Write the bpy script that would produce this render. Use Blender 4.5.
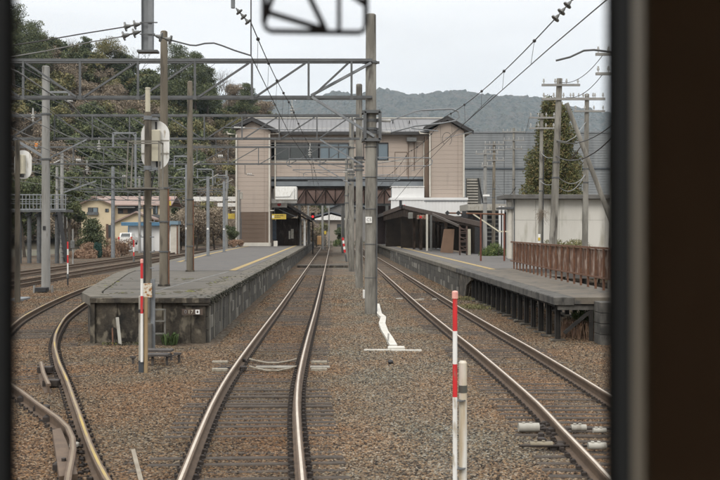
import bpy, math, random
import numpy as np
from mathutils import Vector, Matrix, noise as mnoise

for o in list(bpy.data.objects):
    bpy.data.objects.remove(o)
C = bpy.context.scene.collection
SC = bpy.context.scene
R = math.radians
rnd = random.Random(7)

# ---------------------------------------------------------------- camera
F, CX, HY, EYE = 930.0, 333.0, 231.0, 2.30     # focal length in px, vanishing point, eye height
cam_d = bpy.data.cameras.new('camera')
cam = bpy.data.objects.new('camera', cam_d); C.objects.link(cam)
cam.location = (0, 0, EYE); cam.rotation_euler = (R(90), 0, 0)
cam_d.sensor_width = 36.0; cam_d.lens = 36.0*F/720
cam_d.shift_x = (360-CX)/720; cam_d.shift_y = -(240-HY)/720
cam_d.clip_start = 0.05; cam_d.clip_end = 9000
cam_d.dof.use_dof = True; cam_d.dof.focus_distance = 45.0; cam_d.dof.aperture_fstop = 6.0
SC.camera = cam

# ---------------------------------------------------------------- sky and sun (bright overcast)
SUN_EL, SUN_AZ = 40.0, 200.0     # compass-style azimuth, +Y is 0
w = bpy.data.worlds.new('World'); SC.world = w; w.use_nodes = True
nt = w.node_tree; nt.nodes.clear()
out = nt.nodes.new('ShaderNodeOutputWorld'); bg = nt.nodes.new('ShaderNodeBackground')
sky = nt.nodes.new('ShaderNodeTexSky'); sky.sky_type = 'NISHITA'; sky.sun_disc = False
sky.sun_elevation = R(SUN_EL); sky.sun_rotation = R(SUN_AZ)
tc = nt.nodes.new('ShaderNodeTexCoord'); sep = nt.nodes.new('ShaderNodeSeparateXYZ')
nt.links.new(tc.outputs['Generated'], sep.inputs[0])
ramp = nt.nodes.new('ShaderNodeValToRGB')
ramp.color_ramp.elements[0].position = 0.0; ramp.color_ramp.elements[0].color = (.785, .785, .782, 1)
ramp.color_ramp.elements[1].position = 1.0; ramp.color_ramp.elements[1].color = (2.15, 2.12, 2.08, 1)
e = ramp.color_ramp.elements.new(.22); e.color = (.838, .838, .836, 1)
e = ramp.color_ramp.elements.new(.6); e.color = (1.56, 1.55, 1.53, 1)
nt.links.new(sep.outputs['Z'], ramp.inputs[0])
cl = nt.nodes.new('ShaderNodeTexNoise'); cl.inputs['Scale'].default_value = 3.0; cl.inputs['Detail'].default_value = 5
mp = nt.nodes.new('ShaderNodeMapping'); mp.inputs['Scale'].default_value = (1, 1, 5)
nt.links.new(tc.outputs['Generated'], mp.inputs[0]); nt.links.new(mp.outputs[0], cl.inputs['Vector'])
mr = nt.nodes.new('ShaderNodeMapRange'); mr.inputs[1].default_value = .3; mr.inputs[2].default_value = .7
mr.inputs[3].default_value = 10.9; mr.inputs[4].default_value = 12.5
nt.links.new(cl.outputs['Fac'], mr.inputs[0])
vm = nt.nodes.new('ShaderNodeVectorMath'); vm.operation = 'SCALE'
nt.links.new(ramp.outputs[0], vm.inputs[0]); nt.links.new(mr.outputs[0], vm.inputs['Scale'])
mx = nt.nodes.new('ShaderNodeMix'); mx.data_type = 'RGBA'; mx.inputs[0].default_value = .97
nt.links.new(sky.outputs[0], mx.inputs[6]); nt.links.new(vm.outputs[0], mx.inputs[7])
nt.links.new(mx.outputs[2], bg.inputs[0]); bg.inputs[1].default_value = .105
nt.links.new(bg.outputs[0], out.inputs[0])
sun_d = bpy.data.lights.new('sun', 'SUN'); sun_d.energy = 1.5; sun_d.angle = R(25); sun_d.color = (1, .95, .88)
sun = bpy.data.objects.new('sun', sun_d); C.objects.link(sun); sun.location = (0, -20, 60)
az, el = R(SUN_AZ), R(SUN_EL)
sd = Vector((math.sin(az)*math.cos(el), math.cos(az)*math.cos(el), math.sin(el)))
sun.rotation_euler = sd.to_track_quat('Z', 'Y').to_euler()
SC.view_settings.view_transform = 'Standard'; SC.view_settings.look = 'None'
SC.view_settings.exposure = 0.0; SC.view_settings.gamma = 1.0; SC.view_settings.use_curve_mapping = False
SC.render.engine = 'CYCLES'; SC.cycles.use_denoising = True
SC.cycles.max_bounces = 6; SC.cycles.diffuse_bounces = 3; SC.cycles.volume_bounces = 0
SC.cycles.use_adaptive_sampling = True; SC.cycles.adaptive_threshold = .02

# ---------------------------------------------------------------- materials
def lin(r, g, b):
    f = lambda c: (c/255/12.92) if c/255 <= .04045 else ((c/255+.055)/1.055)**2.4
    return (f(r), f(g), f(b), 1)
MATS = {}
def M(name, c1, c2=None, scale=3., rough=.85, bump=.15, bscale=40., metal=0., c3=None, s3=14., t3=.6, streak=1., emit=None, spec=None, wobble=.5, keep=None):
    """weathered procedural material: two colours mixed by noise, a third in spots; all in object-world metres"""
    if name in MATS: return MATS[name]
    k_ = keep if keep else (.60 if max(c1[:3]) < .5 else .60+.40*min(1, (max(c1[:3])-.5)/.14))
    c1 = tuple(v*k_ for v in c1[:3]); c2 = tuple(v*k_ for v in c2[:3]) if c2 else None; c3 = tuple(v*k_ for v in c3[:3]) if c3 else None
    m = bpy.data.materials.new(name); m.use_nodes = True; MATS[name] = m
    n = m.node_tree; b = n.nodes['Principled BSDF']; L = n.links.new
    b.inputs['Roughness'].default_value = rough; b.inputs['Metallic'].default_value = metal
    if spec is not None: b.inputs['Specular IOR Level'].default_value = spec
    g = n.nodes.new('ShaderNodeNewGeometry'); mpn = n.nodes.new('ShaderNodeMapping')
    mpn.inputs['Scale'].default_value = (1, 1, 1/streak); L(g.outputs['Position'], mpn.inputs[0])
    c2 = c2 or c1
    t = n.nodes.new('ShaderNodeTexNoise'); t.inputs['Scale'].default_value = scale; t.inputs['Detail'].default_value = 6; t.inputs['Roughness'].default_value = .65
    L(mpn.outputs[0], t.inputs['Vector'])
    r = n.nodes.new('ShaderNodeMapRange'); r.inputs[1].default_value = .5-.5*wobble*.6; r.inputs[2].default_value = .5+.5*wobble*.6
    L(t.outputs['Fac'], r.inputs[0])
    x = n.nodes.new('ShaderNodeMix'); x.data_type = 'RGBA'; x.inputs[6].default_value = (*c1[:3], 1); x.inputs[7].default_value = (*c2[:3], 1)
    L(r.outputs[0], x.inputs[0]); col = x.outputs[2]
    if c3:
        t3n = n.nodes.new('ShaderNodeTexNoise'); t3n.inputs['Scale'].default_value = s3; t3n.inputs['Detail'].default_value = 5
        L(mpn.outputs[0], t3n.inputs['Vector'])
        r3 = n.nodes.new('ShaderNodeMapRange'); r3.inputs[1].default_value = t3-.06; r3.inputs[2].default_value = t3+.06
        L(t3n.outputs['Fac'], r3.inputs[0])
        x3 = n.nodes.new('ShaderNodeMix'); x3.data_type = 'RGBA'; x3.inputs[7].default_value = (*c3[:3], 1)
        L(r3.outputs[0], x3.inputs[0]); L(col, x3.inputs[6]); col = x3.outputs[2]
    L(col, b.inputs['Base Color'])
    if bump:
        bn = n.nodes.new('ShaderNodeTexNoise'); bn.inputs['Scale'].default_value = bscale; bn.inputs['Detail'].default_value = 4
        L(g.outputs['Position'], bn.inputs['Vector'])
        bp = n.nodes.new('ShaderNodeBump'); bp.inputs['Strength'].default_value = bump; bp.inputs['Distance'].default_value = .02
        L(bn.outputs['Fac'], bp.inputs['Height']); L(bp.outputs[0], b.inputs['Normal'])
    if emit:
        b.inputs['Emission Color'].default_value = (*emit[:3], 1); b.inputs['Emission Strength'].default_value = emit[3]
    return m

conc = M('pole_concrete', (.40, .38, .33), (.22, .205, .175), 3.0, .9, .3, 30, c3=(.12, .11, .095), s3=4.5, t3=.60, streak=5, wobble=.35)
conc_l = M('pale_pole_concrete', (.44, .435, .415), (.33, .325, .30), 2., .9, .2, 30, c3=(.19, .175, .15), s3=5, t3=.62, streak=6, wobble=.4)
conc_b = M('brown_pole_concrete', (.27, .235, .18), (.17, .145, .11), 2.5, .9, .25, 30, c3=(.09, .08, .065), s3=5, t3=.59, streak=6, wobble=.35)
steel = M('galvanised_steel', (.155, .162, .165), (.10, .105, .108), 4, .6, .08, 60, metal=.0, c3=(.10, .10, .10), s3=6, t3=.66)
steel_l = M('pale_galvanised_steel', (.31, .33, .345), (.22, .236, .25), 4, .55, .05, 60, c3=(.16, .16, .16), s3=6, t3=.68)
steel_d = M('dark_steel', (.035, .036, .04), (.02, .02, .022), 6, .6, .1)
wire_m = M('wire_dark', (.045, .045, .05), (.08, .075, .07), 2, .6, 0)
wire_l = M('wire_pale', (.30, .30, .29), (.22, .22, .21), 2, .6, 0)
porc = M('insulator_porcelain', (.55, .55, .53), (.42, .41, .38), 8, .3, 0)
porc_d = M('insulator_grey', (.20, .205, .20), (.13, .13, .12), 8, .35, 0)
rust = M('rust', (.30, .155, .095), (.17, .095, .065), 9, .9, .3, 40, c3=(.49, .38, .31), s3=11, t3=.54, streak=4)
rust_d = M('rust_dark_red', (.27, .13, .07), (.16, .08, .05), 8, .85, .2)
rail_side = M('rail_rust', (.20, .135, .088), (.13, .088, .060), 5, .8, .2, 40)
rail_top = M('rail_running_surface', (.62, .55, .46), (.50, .43, .35), 3, .35, 0, metal=.3)
rail_top_r = M('rail_dull_surface', (.36, .275, .18), (.27, .20, .13), 2, .5, .05, metal=.2)
rail_top_g = M('rail_ochre_surface', (.42, .32, .20), (.33, .25, .15), 1.2, .5, .05, c3=(.62, .44, .10), s3=.6, t3=.53)
sleeper_m = M('sleeper_wood', (.105, .080, .060), (.058, .046, .037), 6, .95, .5, 25, c3=(.10, .085, .07), s3=12, t3=.6)
clip_m = M('rail_clip_iron', (.060, .044, .034), (.035, .028, .025), 12, .8, .2)
white_p = M('white_paint', (.74, .74, .72), (.62, .61, .57), 6, .5, .05, c3=(.40, .36, .29), s3=14, t3=.64, streak=3)
white_w = M('white_weathered', (.52, .50, .44), (.40, .375, .32), 5, .7, .1, c3=(.30, .27, .22), s3=9, t3=.62, streak=3)
cream_p = M('cream_paint', (.60, .56, .43), (.48, .45, .35), 3, .6, .05)
red_p = M('red_paint', (.62, .022, .026), (.46, .02, .024), 7, .5, .03, c3=(.34, .09, .07), s3=22, t3=.64, streak=3)
pink_p = M('pink_cap', (.72, .36, .30), (.60, .28, .24), 10, .4, .02)
yel_p = M('yellow_paint', (.60, .44, .05), (.48, .34, .05), 4, .6, .05)
orange_p = M('orange_paint', (.70, .24, .03), (.6, .2, .03), 4, .5, 0)
blue_p = M('blue_paint', (.10, .26, .42), (.08, .21, .34), 3, .5, 0)
black_p = M('black_paint', (.02, .02, .022), (.03, .03, .03), 4, .5, 0)
glassd = M('dark_glass', (.025, .035, .035), (.05, .06, .055), .6, .08, 0, spec=.8)
glassb = M('pale_blind_glass', (.16, .22, .26), (.20, .27, .31), .5, .12, 0, spec=.8)
def leafmat(name, a, b_, c, s=.25):
    m = M(name, a, b_, s, .9, 0, c3=c, s3=s*3.1, t3=.55, wobble=.6, keep=.95)
    return m
leaf_dk = leafmat('evergreen_leaves', (.088, .108, .048), (.052, .064, .034), (.13, .142, .062))
leaf_ol = leafmat('olive_leaves', (.165, .155, .065), (.105, .105, .048), (.23, .195, .085))
leaf_br = leafmat('bare_twigs', (.225, .175, .125), (.155, .125, .092), (.29, .235, .165))
leaf_gr = leafmat('bright_green_leaves', (.085, .125, .035), (.05, .08, .025), (.15, .17, .05), 1.5)
leaf_cy = leafmat('bronze_conifer_leaves', (.115, .122, .042), (.070, .078, .030), (.18, .135, .055), 1.)
leaf_rd = leafmat('dead_grass_leaves', (.26, .155, .10), (.17, .11, .075), (.33, .22, .14), 1.5)
bark = M('bark', (.12, .095, .07), (.07, .055, .042), 6, .95, .4)

# ---------------------------------------------------------------- mesh builder
class MB:
    def __init__(s): s.v = []; s.f = []; s.mi = []
    def add(s, vs, fs, mi=0):
        k = len(s.v); s.v += [tuple(p) for p in vs]; s.f += [tuple(i+k for i in f) for f in fs]; s.mi += [mi]*len(fs); return s
    def box(s, x0, x1, y0, y1, z0, z1, mi=0):
        x0, x1 = min(x0, x1), max(x0, x1); y0, y1 = min(y0, y1), max(y0, y1); z0, z1 = min(z0, z1), max(z0, z1)
        vs = [(x0,y0,z0),(x1,y0,z0),(x1,y1,z0),(x0,y1,z0),(x0,y0,z1),(x1,y0,z1),(x1,y1,z1),(x0,y1,z1)]
        return s.add(vs, [(0,3,2,1),(4,5,6,7),(0,1,5,4),(1,2,6,5),(2,3,7,6),(3,0,4,7)], mi)
    def bbox(s, x0, x1, y0, y1, z0, z1, b=.01, mi=0):
        """box with chamfered top and vertical edges"""
        x0, x1 = min(x0, x1), max(x0, x1); y0, y1 = min(y0, y1), max(y0, y1)
        def ring(i, z): return [(x0+i,y0,z),(x1-i,y0,z),(x1,y0+i,z),(x1,y1-i,z),(x1-i,y1,z),(x0+i,y1,z),(x0,y1-i,z),(x0,y0+i,z)]
        def ring2(z): return [(x0+2*b,y0+b,z),(x1-2*b,y0+b,z),(x1-b,y0+2*b,z),(x1-b,y1-2*b,z),(x1-2*b,y1-b,z),(x0+2*b,y1-b,z),(x0+b,y1-2*b,z),(x0+b,y0+2*b,z)]
        vs = ring(b, z0)+ring(b, z1-b)+ring2(z1)
        fs = [tuple(range(7,-1,-1)), tuple(range(16,24))]
        for k in (0, 8):
            for i in range(8): fs.append((k+i, k+(i+1)%8, k+8+(i+1)%8, k+8+i))
        return s.add(vs, fs, mi)
    def frame(s, p, q, up=(0,0,1)):
        p, q = Vector(p), Vector(q); d = (q-p).normalized(); u = Vector(up)
        if abs(d.dot(u)) > .98: u = Vector((0,1,0))
        a = d.cross(u).normalized(); return p, q, a, a.cross(d).normalized()
    def beam(s, p, q, w=.08, h=None, mi=0, up=(0,0,1)):
        h = h or w; p, q, a, b = s.frame(p, q, up)
        vs = []
        for c in (p, q):
            vs += [c-a*w/2-b*h/2, c+a*w/2-b*h/2, c+a*w/2+b*h/2, c-a*w/2+b*h/2]
        return s.add(vs, [(0,1,2,3),(7,6,5,4),(0,4,5,1),(1,5,6,2),(2,6,7,3),(3,7,4,0)], mi)
    def angle(s, p, q, w=.08, t=.012, mi=0):
        p, q, a, b = s.frame(p, q)
        for (o1, o2, ww, hh) in ((0, 0, w, t), (-w/2+t/2, w/2, t, w)):
            c = a*o1+b*o2; s.beam(p+c, q+c, ww, hh, mi)
        return s
    def tube(s, p, q, r0, r1=None, n=10, mi=0, cap=True):
        r1 = r0 if r1 is None else r1; p, q, a, b = s.frame(p, q); vs = []
        for c, r in ((p, r0), (q, r1)):
            vs += [c+a*(r*math.cos(2*math.pi*i/n))+b*(r*math.sin(2*math.pi*i/n)) for i in range(n)]
        fs = [(i, n+i, n+(i+1)%n, (i+1)%n) for i in range(n)]
        if cap: fs += [tuple(range(n)), tuple(range(2*n-1, n-1, -1))]
        return s.add(vs, fs, mi)
    def path(s, pts, r, n=6, mi=0):
        pts = [Vector(p) for p in pts]; vs = []; m = len(pts)
        for k, p in enumerate(pts):
            d = (pts[min(k+1, m-1)]-pts[max(k-1, 0)]).normalized()
            u = Vector((0,0,1)) if abs(d.z) < .9 else Vector((0,1,0))
            a = d.cross(u).normalized(); b = a.cross(d)
            rr = r[k] if isinstance(r, (list, tuple)) else r
            vs += [p+a*(rr*math.cos(2*math.pi*i/n))+b*(rr*math.sin(2*math.pi*i/n)) for i in range(n)]
        fs = [(k*n+i, (k+1)*n+i, (k+1)*n+(i+1)%n, k*n+(i+1)%n) for k in range(m-1) for i in range(n)]
        fs += [tuple(range(n)), tuple(range(m*n-1, (m-1)*n-1, -1))]
        return s.add(vs, fs, mi)
    def disc(s, c, r, h, axis=(0,0,1), n=12, mi=0):
        c = Vector(c); ax = Vector(axis).normalized(); return s.tube(c-ax*h/2, c+ax*h/2, r, r, n, mi)
    def prism(s, poly, axis, a, b, mi=0):
        """poly: 2D outline; axis 'y': (x,z) outline swept a..b in y; 'x': (y,z); 'z': (x,y)"""
        n = len(poly)
        def p3(u, v, t): return {'y': (u, t, v), 'x': (t, u, v), 'z': (u, v, t)}[axis]
        vs = [p3(u, v, a) for u, v in poly]+[p3(u, v, b) for u, v in poly]
        return s.add(vs, [tuple(range(n)), tuple(range(2*n-1, n-1, -1))]+[(i, n+i, n+(i+1)%n, (i+1)%n) for i in range(n)], mi)
    def sphere(s, c, r, mi=0, n=8, sz=1.):
        c = Vector(c); vs = [c+Vector((0,0,r*sz))]
        for j in range(1, n//2):
            t = math.pi*j/(n//2)
            vs += [c+Vector((r*math.sin(t)*math.cos(2*math.pi*i/n), r*math.sin(t)*math.sin(2*math.pi*i/n), r*sz*math.cos(t))) for i in range(n)]
        vs.append(c-Vector((0,0,r*sz))); m = n//2-1; fs = [(0, 1+i, 1+(i+1)%n) for i in range(n)]
        for j in range(m-1):
            fs += [(1+j*n+i, 1+(j+1)*n+i, 1+(j+1)*n+(i+1)%n, 1+j*n+(i+1)%n) for i in range(n)]
        fs += [(len(vs)-1, 1+(m-1)*n+(i+1)%n, 1+(m-1)*n+i) for i in range(n)]
        return s.add(vs, fs, mi)
    def mesh(s, name, mats, origin=(0,0,0)):
        me = bpy.data.meshes.new(name); o = Vector(origin)
        me.from_pydata([Vector(v)-o for v in s.v], [], s.f); me.update()
        for m in (mats if isinstance(mats, (list, tuple)) else [mats]): me.materials.append(m)
        if any(s.mi): me.polygons.foreach_set('material_index', s.mi)
        # consistent outward normals
        import bmesh
        b = bmesh.new(); b.from_mesh(me); bmesh.ops.recalc_face_normals(b, faces=b.faces); b.to_mesh(me); b.free()
        return me
    def build(s, name, mats, parent=None, label=None, smooth=False, kind=None):
        """world coordinates are made local to the thing's base"""
        org = ORG.get(parent.name, (0,0,0)) if parent else (0,0,0)
        o = bpy.data.objects.new(name, s.mesh(name, mats, org)); C.objects.link(o)
        if parent: o.parent = parent; ORG[o.name] = org
        if label: o['label'] = label
        if kind: o['kind'] = kind
        if smooth:
            o.data.polygons.foreach_set('use_smooth', [True]*len(o.data.polygons))
            try: o.data.set_sharp_from_angle(angle=R(40))
            except Exception: pass
        return o
ORG = {}
def thing(name, label, cat, loc, group=None):
    o = bpy.data.objects.new(name, None); C.objects.link(o); o.location = loc; o.empty_display_size = .3
    ORG[o.name] = tuple(loc); o['label'] = label; o['category'] = cat
    if group: o['group'] = group
    return o
def tag(o, label, cat, group=None):
    o['label'] = label; o['category'] = cat
    if group: o['group'] = group
    return o
def structure(o): o['kind'] = 'structure'; return o
def stuff(o, label, cat=None):
    o['kind'] = 'stuff'
    if o.parent is None: o['label'] = label; o['category'] = cat or 'ground cover'
    return o
def inst(me, name, loc, parent=None, rot=None, scale=None):
    o = bpy.data.objects.new(name, me); C.objects.link(o); o.location = loc
    if parent: o.parent = parent
    if rot: o.rotation_euler = rot
    if scale: o.scale = scale
    return o
def at(px, py, Y):            # a point of the place seen in a given direction at distance Y
    return Vector(((px-CX)/F*Y, Y, EYE-(py-HY)/F*Y))
def xx(px, Y): return (px-CX)/F*Y
def zz(py, Y): return EYE-(py-HY)/F*Y
def copy_tree(o, parent=None):
    c = o.copy(); C.objects.link(c); c.parent = parent
    if parent is None: pass
    for ch in list(o.children): copy_tree(ch, c)
    return c
def text_mesh(s, size, depth=.004):
    cu = bpy.data.curves.new('lettering', 'FONT'); cu.body = s; cu.size = size; cu.extrude = depth; cu.align_x = 'CENTER'; cu.align_y = 'CENTER'
    tmp = bpy.data.objects.new('tmp_text', cu); C.objects.link(tmp)
    dg = bpy.context.evaluated_depsgraph_get(); me = bpy.data.meshes.new_from_object(tmp.evaluated_get(dg))
    bpy.data.objects.remove(tmp); bpy.data.curves.remove(cu); return me
def interp(pts, t):
    """piecewise linear lookup, pts sorted by first value"""
    if t <= pts[0][0]: return pts[0][1]
    for (a, va), (b, vb) in zip(pts, pts[1:]):
        if t <= b: return va+(vb-va)*(t-a)/(b-a)
    return pts[-1][1]
def spline(pts, t):
    """smooth x(y) through points"""
    n = len(pts)
    if t <= pts[0][0]: 
        (a, va), (b, vb) = pts[0], pts[1]; return va+(vb-va)*(t-a)/(b-a)
    if t >= pts[-1][0]:
        (a, va), (b, vb) = pts[-2], pts[-1]; return vb+(vb-va)*(t-b)/(b-a)
    for i in range(n-1):
        if t <= pts[i+1][0]:
            x0, y0 = pts[i]; x1, y1 = pts[i+1]
            m0 = (y1-pts[i-1][1])/(x1-pts[i-1][0]) if i > 0 else (y1-y0)/(x1-x0)
            m1 = (pts[i+2][1]-y0)/(pts[i+2][0]-x0) if i+2 < n else (y1-y0)/(x1-x0)
            h = x1-x0; u = (t-x0)/h
            return (2*u**3-3*u**2+1)*y0+(u**3-2*u**2+u)*h*m0+(-2*u**3+3*u**2)*y1+(u**3-u**2)*h*m1
# ================================================================ THE SETTING
GZ = -.175                                # top of the ballast

def place_tint(n, L, g, src):
    """greyer stone in the strip between the tracks, rust-brown dust elsewhere, oily dark inside the centre track"""
    sx = n.nodes.new('ShaderNodeSeparateXYZ'); L(g.outputs['Position'], sx.inputs[0])
    w_ = n.nodes.new('ShaderNodeTexNoise'); w_.inputs['Scale'].default_value = .9; w_.inputs['Detail'].default_value = 3; L(g.outputs['Position'], w_.inputs['Vector'])
    def mth(op, a_, b_=None):
        q = n.nodes.new('ShaderNodeMath'); q.operation = op
        for k, v in ((0, a_), (1, b_)):
            if v is None: continue
            if isinstance(v, (int, float)): q.inputs[k].default_value = v
            else: L(v, q.inputs[k])
        return q.outputs[0]
    wob = mth('MULTIPLY', mth('SUBTRACT', w_.outputs['Fac'], .5), 2.2); x = mth('ADD', sx.outputs['X'], wob)
    def band(c0, a0, a1):
        r_ = n.nodes.new('ShaderNodeMapRange'); r_.inputs[1].default_value = a0; r_.inputs[2].default_value = a1; r_.inputs[3].default_value = 1; r_.inputs[4].default_value = 0
        L(mth('ABSOLUTE', mth('SUBTRACT', x, c0)), r_.inputs[0]); return r_.outputs[0]
    def mul(fac, col, src_, amt=1):
        q = n.nodes.new('ShaderNodeMix'); q.data_type = 'RGBA'; q.blend_type = 'MULTIPLY'; q.inputs[7].default_value = (*col, 1); L(fac, q.inputs[0]); L(src_, q.inputs[6]); return q.outputs[2]
    s1 = mul(band(1.15, .5, 1.7), (1.12, 1.24, 1.36), src); return mul(band(-1.07, .35, .8), (.80, .78, .76), s1)
def ballast_mat(name, fine=1.):
    m = bpy.data.materials.new(name); m.use_nodes = True; n = m.node_tree; L = n.links.new; b = n.nodes['Principled BSDF']
    b.inputs['Roughness'].default_value = .95; b.inputs['Specular IOR Level'].default_value = .2
    g = n.nodes.new('ShaderNodeNewGeometry')
    v = n.nodes.new('ShaderNodeTexVoronoi'); v.inputs['Scale'].default_value = 19*fine; L(g.outputs['Position'], v.inputs['Vector'])
    r = n.nodes.new('ShaderNodeValToRGB'); cr = r.color_ramp
    cols = [(0, (.045, .036, .030)), (.25, (.105, .08, .062)), (.5, (.145, .115, .088)), (.72, (.155, .135, .115)), (.9, (.21, .175, .14)), (1, (.32, .28, .24))]
    cols = [(p_, tuple(v*.58 if q_ == 0 else v*(.56 if q_ < 3 else .5) for q_, v in enumerate(cc_))) if p_ > .9 else (p_, (cc_[0]*.63,cc_[1]*.60,cc_[2]*.57)) for p_, cc_ in cols]
    cr.elements[0].position = 0; cr.elements[0].color = (*cols[0][1], 1); cr.elements[1].position = 1; cr.elements[1].color = (*cols[-1][1], 1)
    for p, c in cols[1:-1]: e = cr.elements.new(p); e.color = (*c, 1)
    sp = n.nodes.new('ShaderNodeSeparateColor'); L(v.outputs['Color'], sp.inputs[0]); L(sp.outputs[0], r.inputs[0])
    big = n.nodes.new('ShaderNodeTexNoise'); big.inputs['Scale'].default_value = .55; big.inputs['Detail'].default_value = 4; L(g.outputs['Position'], big.inputs['Vector'])
    tint = n.nodes.new('ShaderNodeMix'); tint.data_type = 'RGBA'; tint.inputs[6].default_value = (1.13, .97, .82, 1); tint.inputs[7].default_value = (.92, .98, .96, 1)
    rr = n.nodes.new('ShaderNodeMapRange'); rr.inputs[1].default_value = .38; rr.inputs[2].default_value = .62; L(big.outputs['Fac'], rr.inputs[0]); L(rr.outputs[0], tint.inputs[0])
    mu = n.nodes.new('ShaderNodeMix'); mu.data_type = 'RGBA'; mu.blend_type = 'MULTIPLY'; mu.inputs[0].default_value = 1
    L(r.outputs[0], mu.inputs[6]); L(tint.outputs[2], mu.inputs[7]); L(place_tint(n, L, g, mu.outputs[2]), b.inputs['Base Color'])
    bp = n.nodes.new('ShaderNodeBump'); bp.inputs['Strength'].default_value = 1; bp.inputs['Distance'].default_value = .03; bp.invert = True
    L(v.outputs['Distance'], bp.inputs['Height']); L(bp.outputs[0], b.inputs['Normal'])
    return m
ballast_m = ballast_mat('ballast_gravel')
ground_m = M('earth', (.17, .14, .105), (.12, .105, .075), .5, .95, .4, 6, c3=(.09, .105, .05), s3=.3, t3=.55)

g = MB(); g.add([(-4600,-60,-.45),(4600,-60,-.45),(4600,4600,-.45),(-4600,4600,-.45)], [(0,1,2,3)])
structure(g.build('ground', ground_m))

# ballast bed: one relief sheet, fine near the camera
def bed_z(x, y):
    z = GZ+.022*mnoise.noise(Vector((x*.5, y*.35, 0)))+.012*mnoise.noise(Vector((x*2.1, y*2.1, 3)))
    if 1 < x < 2.2 or -1.9 < x < -.3: pass
    if x < -2.3 and y < 20: z += .02
    return z
def sheet(name, xs, ys, fz, mat):
    v = [(x, y, fz(x, y)) for y in ys for x in xs]; nx = len(xs)
    f = [(j*nx+i, j*nx+i+1, (j+1)*nx+i+1, (j+1)*nx+i) for j in range(len(ys)-1) for i in range(nx-1)]
    mb = MB(); mb.v = v; mb.f = f; mb.mi = [0]*len(f)
    return mb.build(name, mat)
xs = list(np.arange(-30, 24.01, .4)); ys = [float(y) for y in np.concatenate([np.arange(-6, 45, .4), np.arange(45, 230, 2.)])]
structure(sheet('ballast_bed', [float(x) for x in xs], ys, bed_z, ballast_m))

# ---- tracks
RAIL = [(-.014,0),(.014,0),(.0325,-.004),(.035,-.012),(.033,-.035),(.009,-.045),(.009,-.128),(.055,-.140),(.06,-.153),(-.06,-.153),(-.055,-.140),(-.009,-.128),(-.009,-.045),(-.033,-.035),(-.035,-.012),(-.0325,-.004)]
def rail_mesh(name, pts, mats, parent, label=None):
    mb = MB(); P = [Vector((p[0], p[1], 0)) for p in pts]; n = len(RAIL); m = len(P); vs = []
    for k, p in enumerate(P):
        d = (P[min(k+1, m-1)]-P[max(k-1, 0)]).normalized(); a = Vector((d.y, -d.x, 0))
        vs += [p+a*u+Vector((0,0,v)) for u, v in RAIL]
    fs = []; mi = []
    for k in range(m-1):
        for i in range(n):
            fs.append((k*n+i, k*n+(i+1)%n, (k+1)*n+(i+1)%n, (k+1)*n+i)); mi.append(1 if i == 0 else 0)
    fs += [tuple(range(n)), tuple(range(m*n-1, (m-1)*n-1, -1))]; mi += [0, 0]
    mb.v = [tuple(v) for v in vs]; mb.f = fs; mb.mi = mi
    return mb.build(name, mats, parent, label)
sl_mesh = {}
def sleeper_variant(k, L=2.1):
    key = (k, L)
    if key not in sl_mesh:
        rr = random.Random(k+5); mb = MB(); hw = .055+rr.uniform(-.006, .006); hl = L/2
        mb.bbox(-hl, hl, -hw, hw, -.14, rr.uniform(-.005, .004), .012)
        sl_mesh[key] = mb.mesh('sleeper', sleeper_m)
    return sl_mesh[key]
def track(label, cpts, y0, y1, pitch=.27, smax=290, group='railway tracks', top=None, step=.8, lengths=None, fast=75, clip_to=50):
    """cpts: centre line x(y). Rails, sleepers, plates with clips."""
    t = thing('railway_track', label, 'track', (0, 0, 0), group)
    top = top or rail_top
    ys_ = []; y = y0
    while y < y1: ys_.append(y); y += step if y < 50 else 3.
    ys_.append(y1)
    G = .5335+.0325
    def cen(y):
        x = spline(cpts, y); dx = (spline(cpts, y+.1)-spline(cpts, y-.1))/.2; l = math.hypot(1, dx)
        return x, Vector((1/l, -dx/l)), Vector((dx/l, 1/l))
    for sg in (-1, 1):
        pts = []
        for y in ys_:
            x, a, d = cen(y); pts.append((x+a.x*G*sg, y+a.y*G*sg))
        rail_mesh('rail', pts, [rail_side, top], t)
    y = y0+.2; cnt = 0; far = MB(); clips = MB()
    while y < y1:
        x, a, d = cen(y); ang = math.atan2(a.y, a.x)
        zt = -.160+rnd.uniform(-.010, .006)-(.013 if y > 50 else 0)
        if y < fast and cnt < smax:
            L = lengths(y) if lengths else 2.1
            inst(sleeper_variant(rnd.randrange(6), L), 'sleeper', (x+rnd.uniform(-.03, .03), y+rnd.uniform(-.02, .02), zt), t, (0, 0, ang+rnd.uniform(-.012, .012)))
            cnt += 1
        else:
            far.box(x-1.05, x+1.05, y-.045, y+.045, -.26, zt-.004)
        if y < clip_to:
            for sg in (-1, 1):
                px, py = x+a.x*G*sg, y+a.y*G*sg
                clips.box(px-.11, px+.11, py-.04, py+.04, zt-.004, -.149)     # base plate
                for s2 in (-1, 1):
                    cx = px+s2*.095
                    clips.bbox(cx-.028, cx+.028, py-.022, py+.022, -.149, -.118, .006)
                    clips.tube((cx+s2*.02, py, -.149), (cx+s2*.02, py, -.10), .012, .012, 5)
        y += pitch*(1+rnd.uniform(-.04, .04)) if lengths is None else pitch
        d_ = d.y
    if clips.v: o = clips.build('rail_clips', clip_m, t, kind='stuff')
    if far.v: far.build('far_sleepers', sleeper_m, t, kind='stuff')
    return t
T_MAIN = [(-2, -.5), (4, -.6), (8.6, -.849), (10.7, -.967), (12.7, -1.06), (15, -1.113), (19.6, -1.12), (28, -1.085), (43, -1.07), (100, -1.07), (230, -1.07)]
T_RIGHT = [(-2, 2.2), (4, 2.85), (9.1, 3.17), (10.6, 3.23), (12.7, 3.32), (17.7, 3.35), (22, 3.31), (30, 3.27), (57, 3.33), (230, 3.33)]
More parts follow.
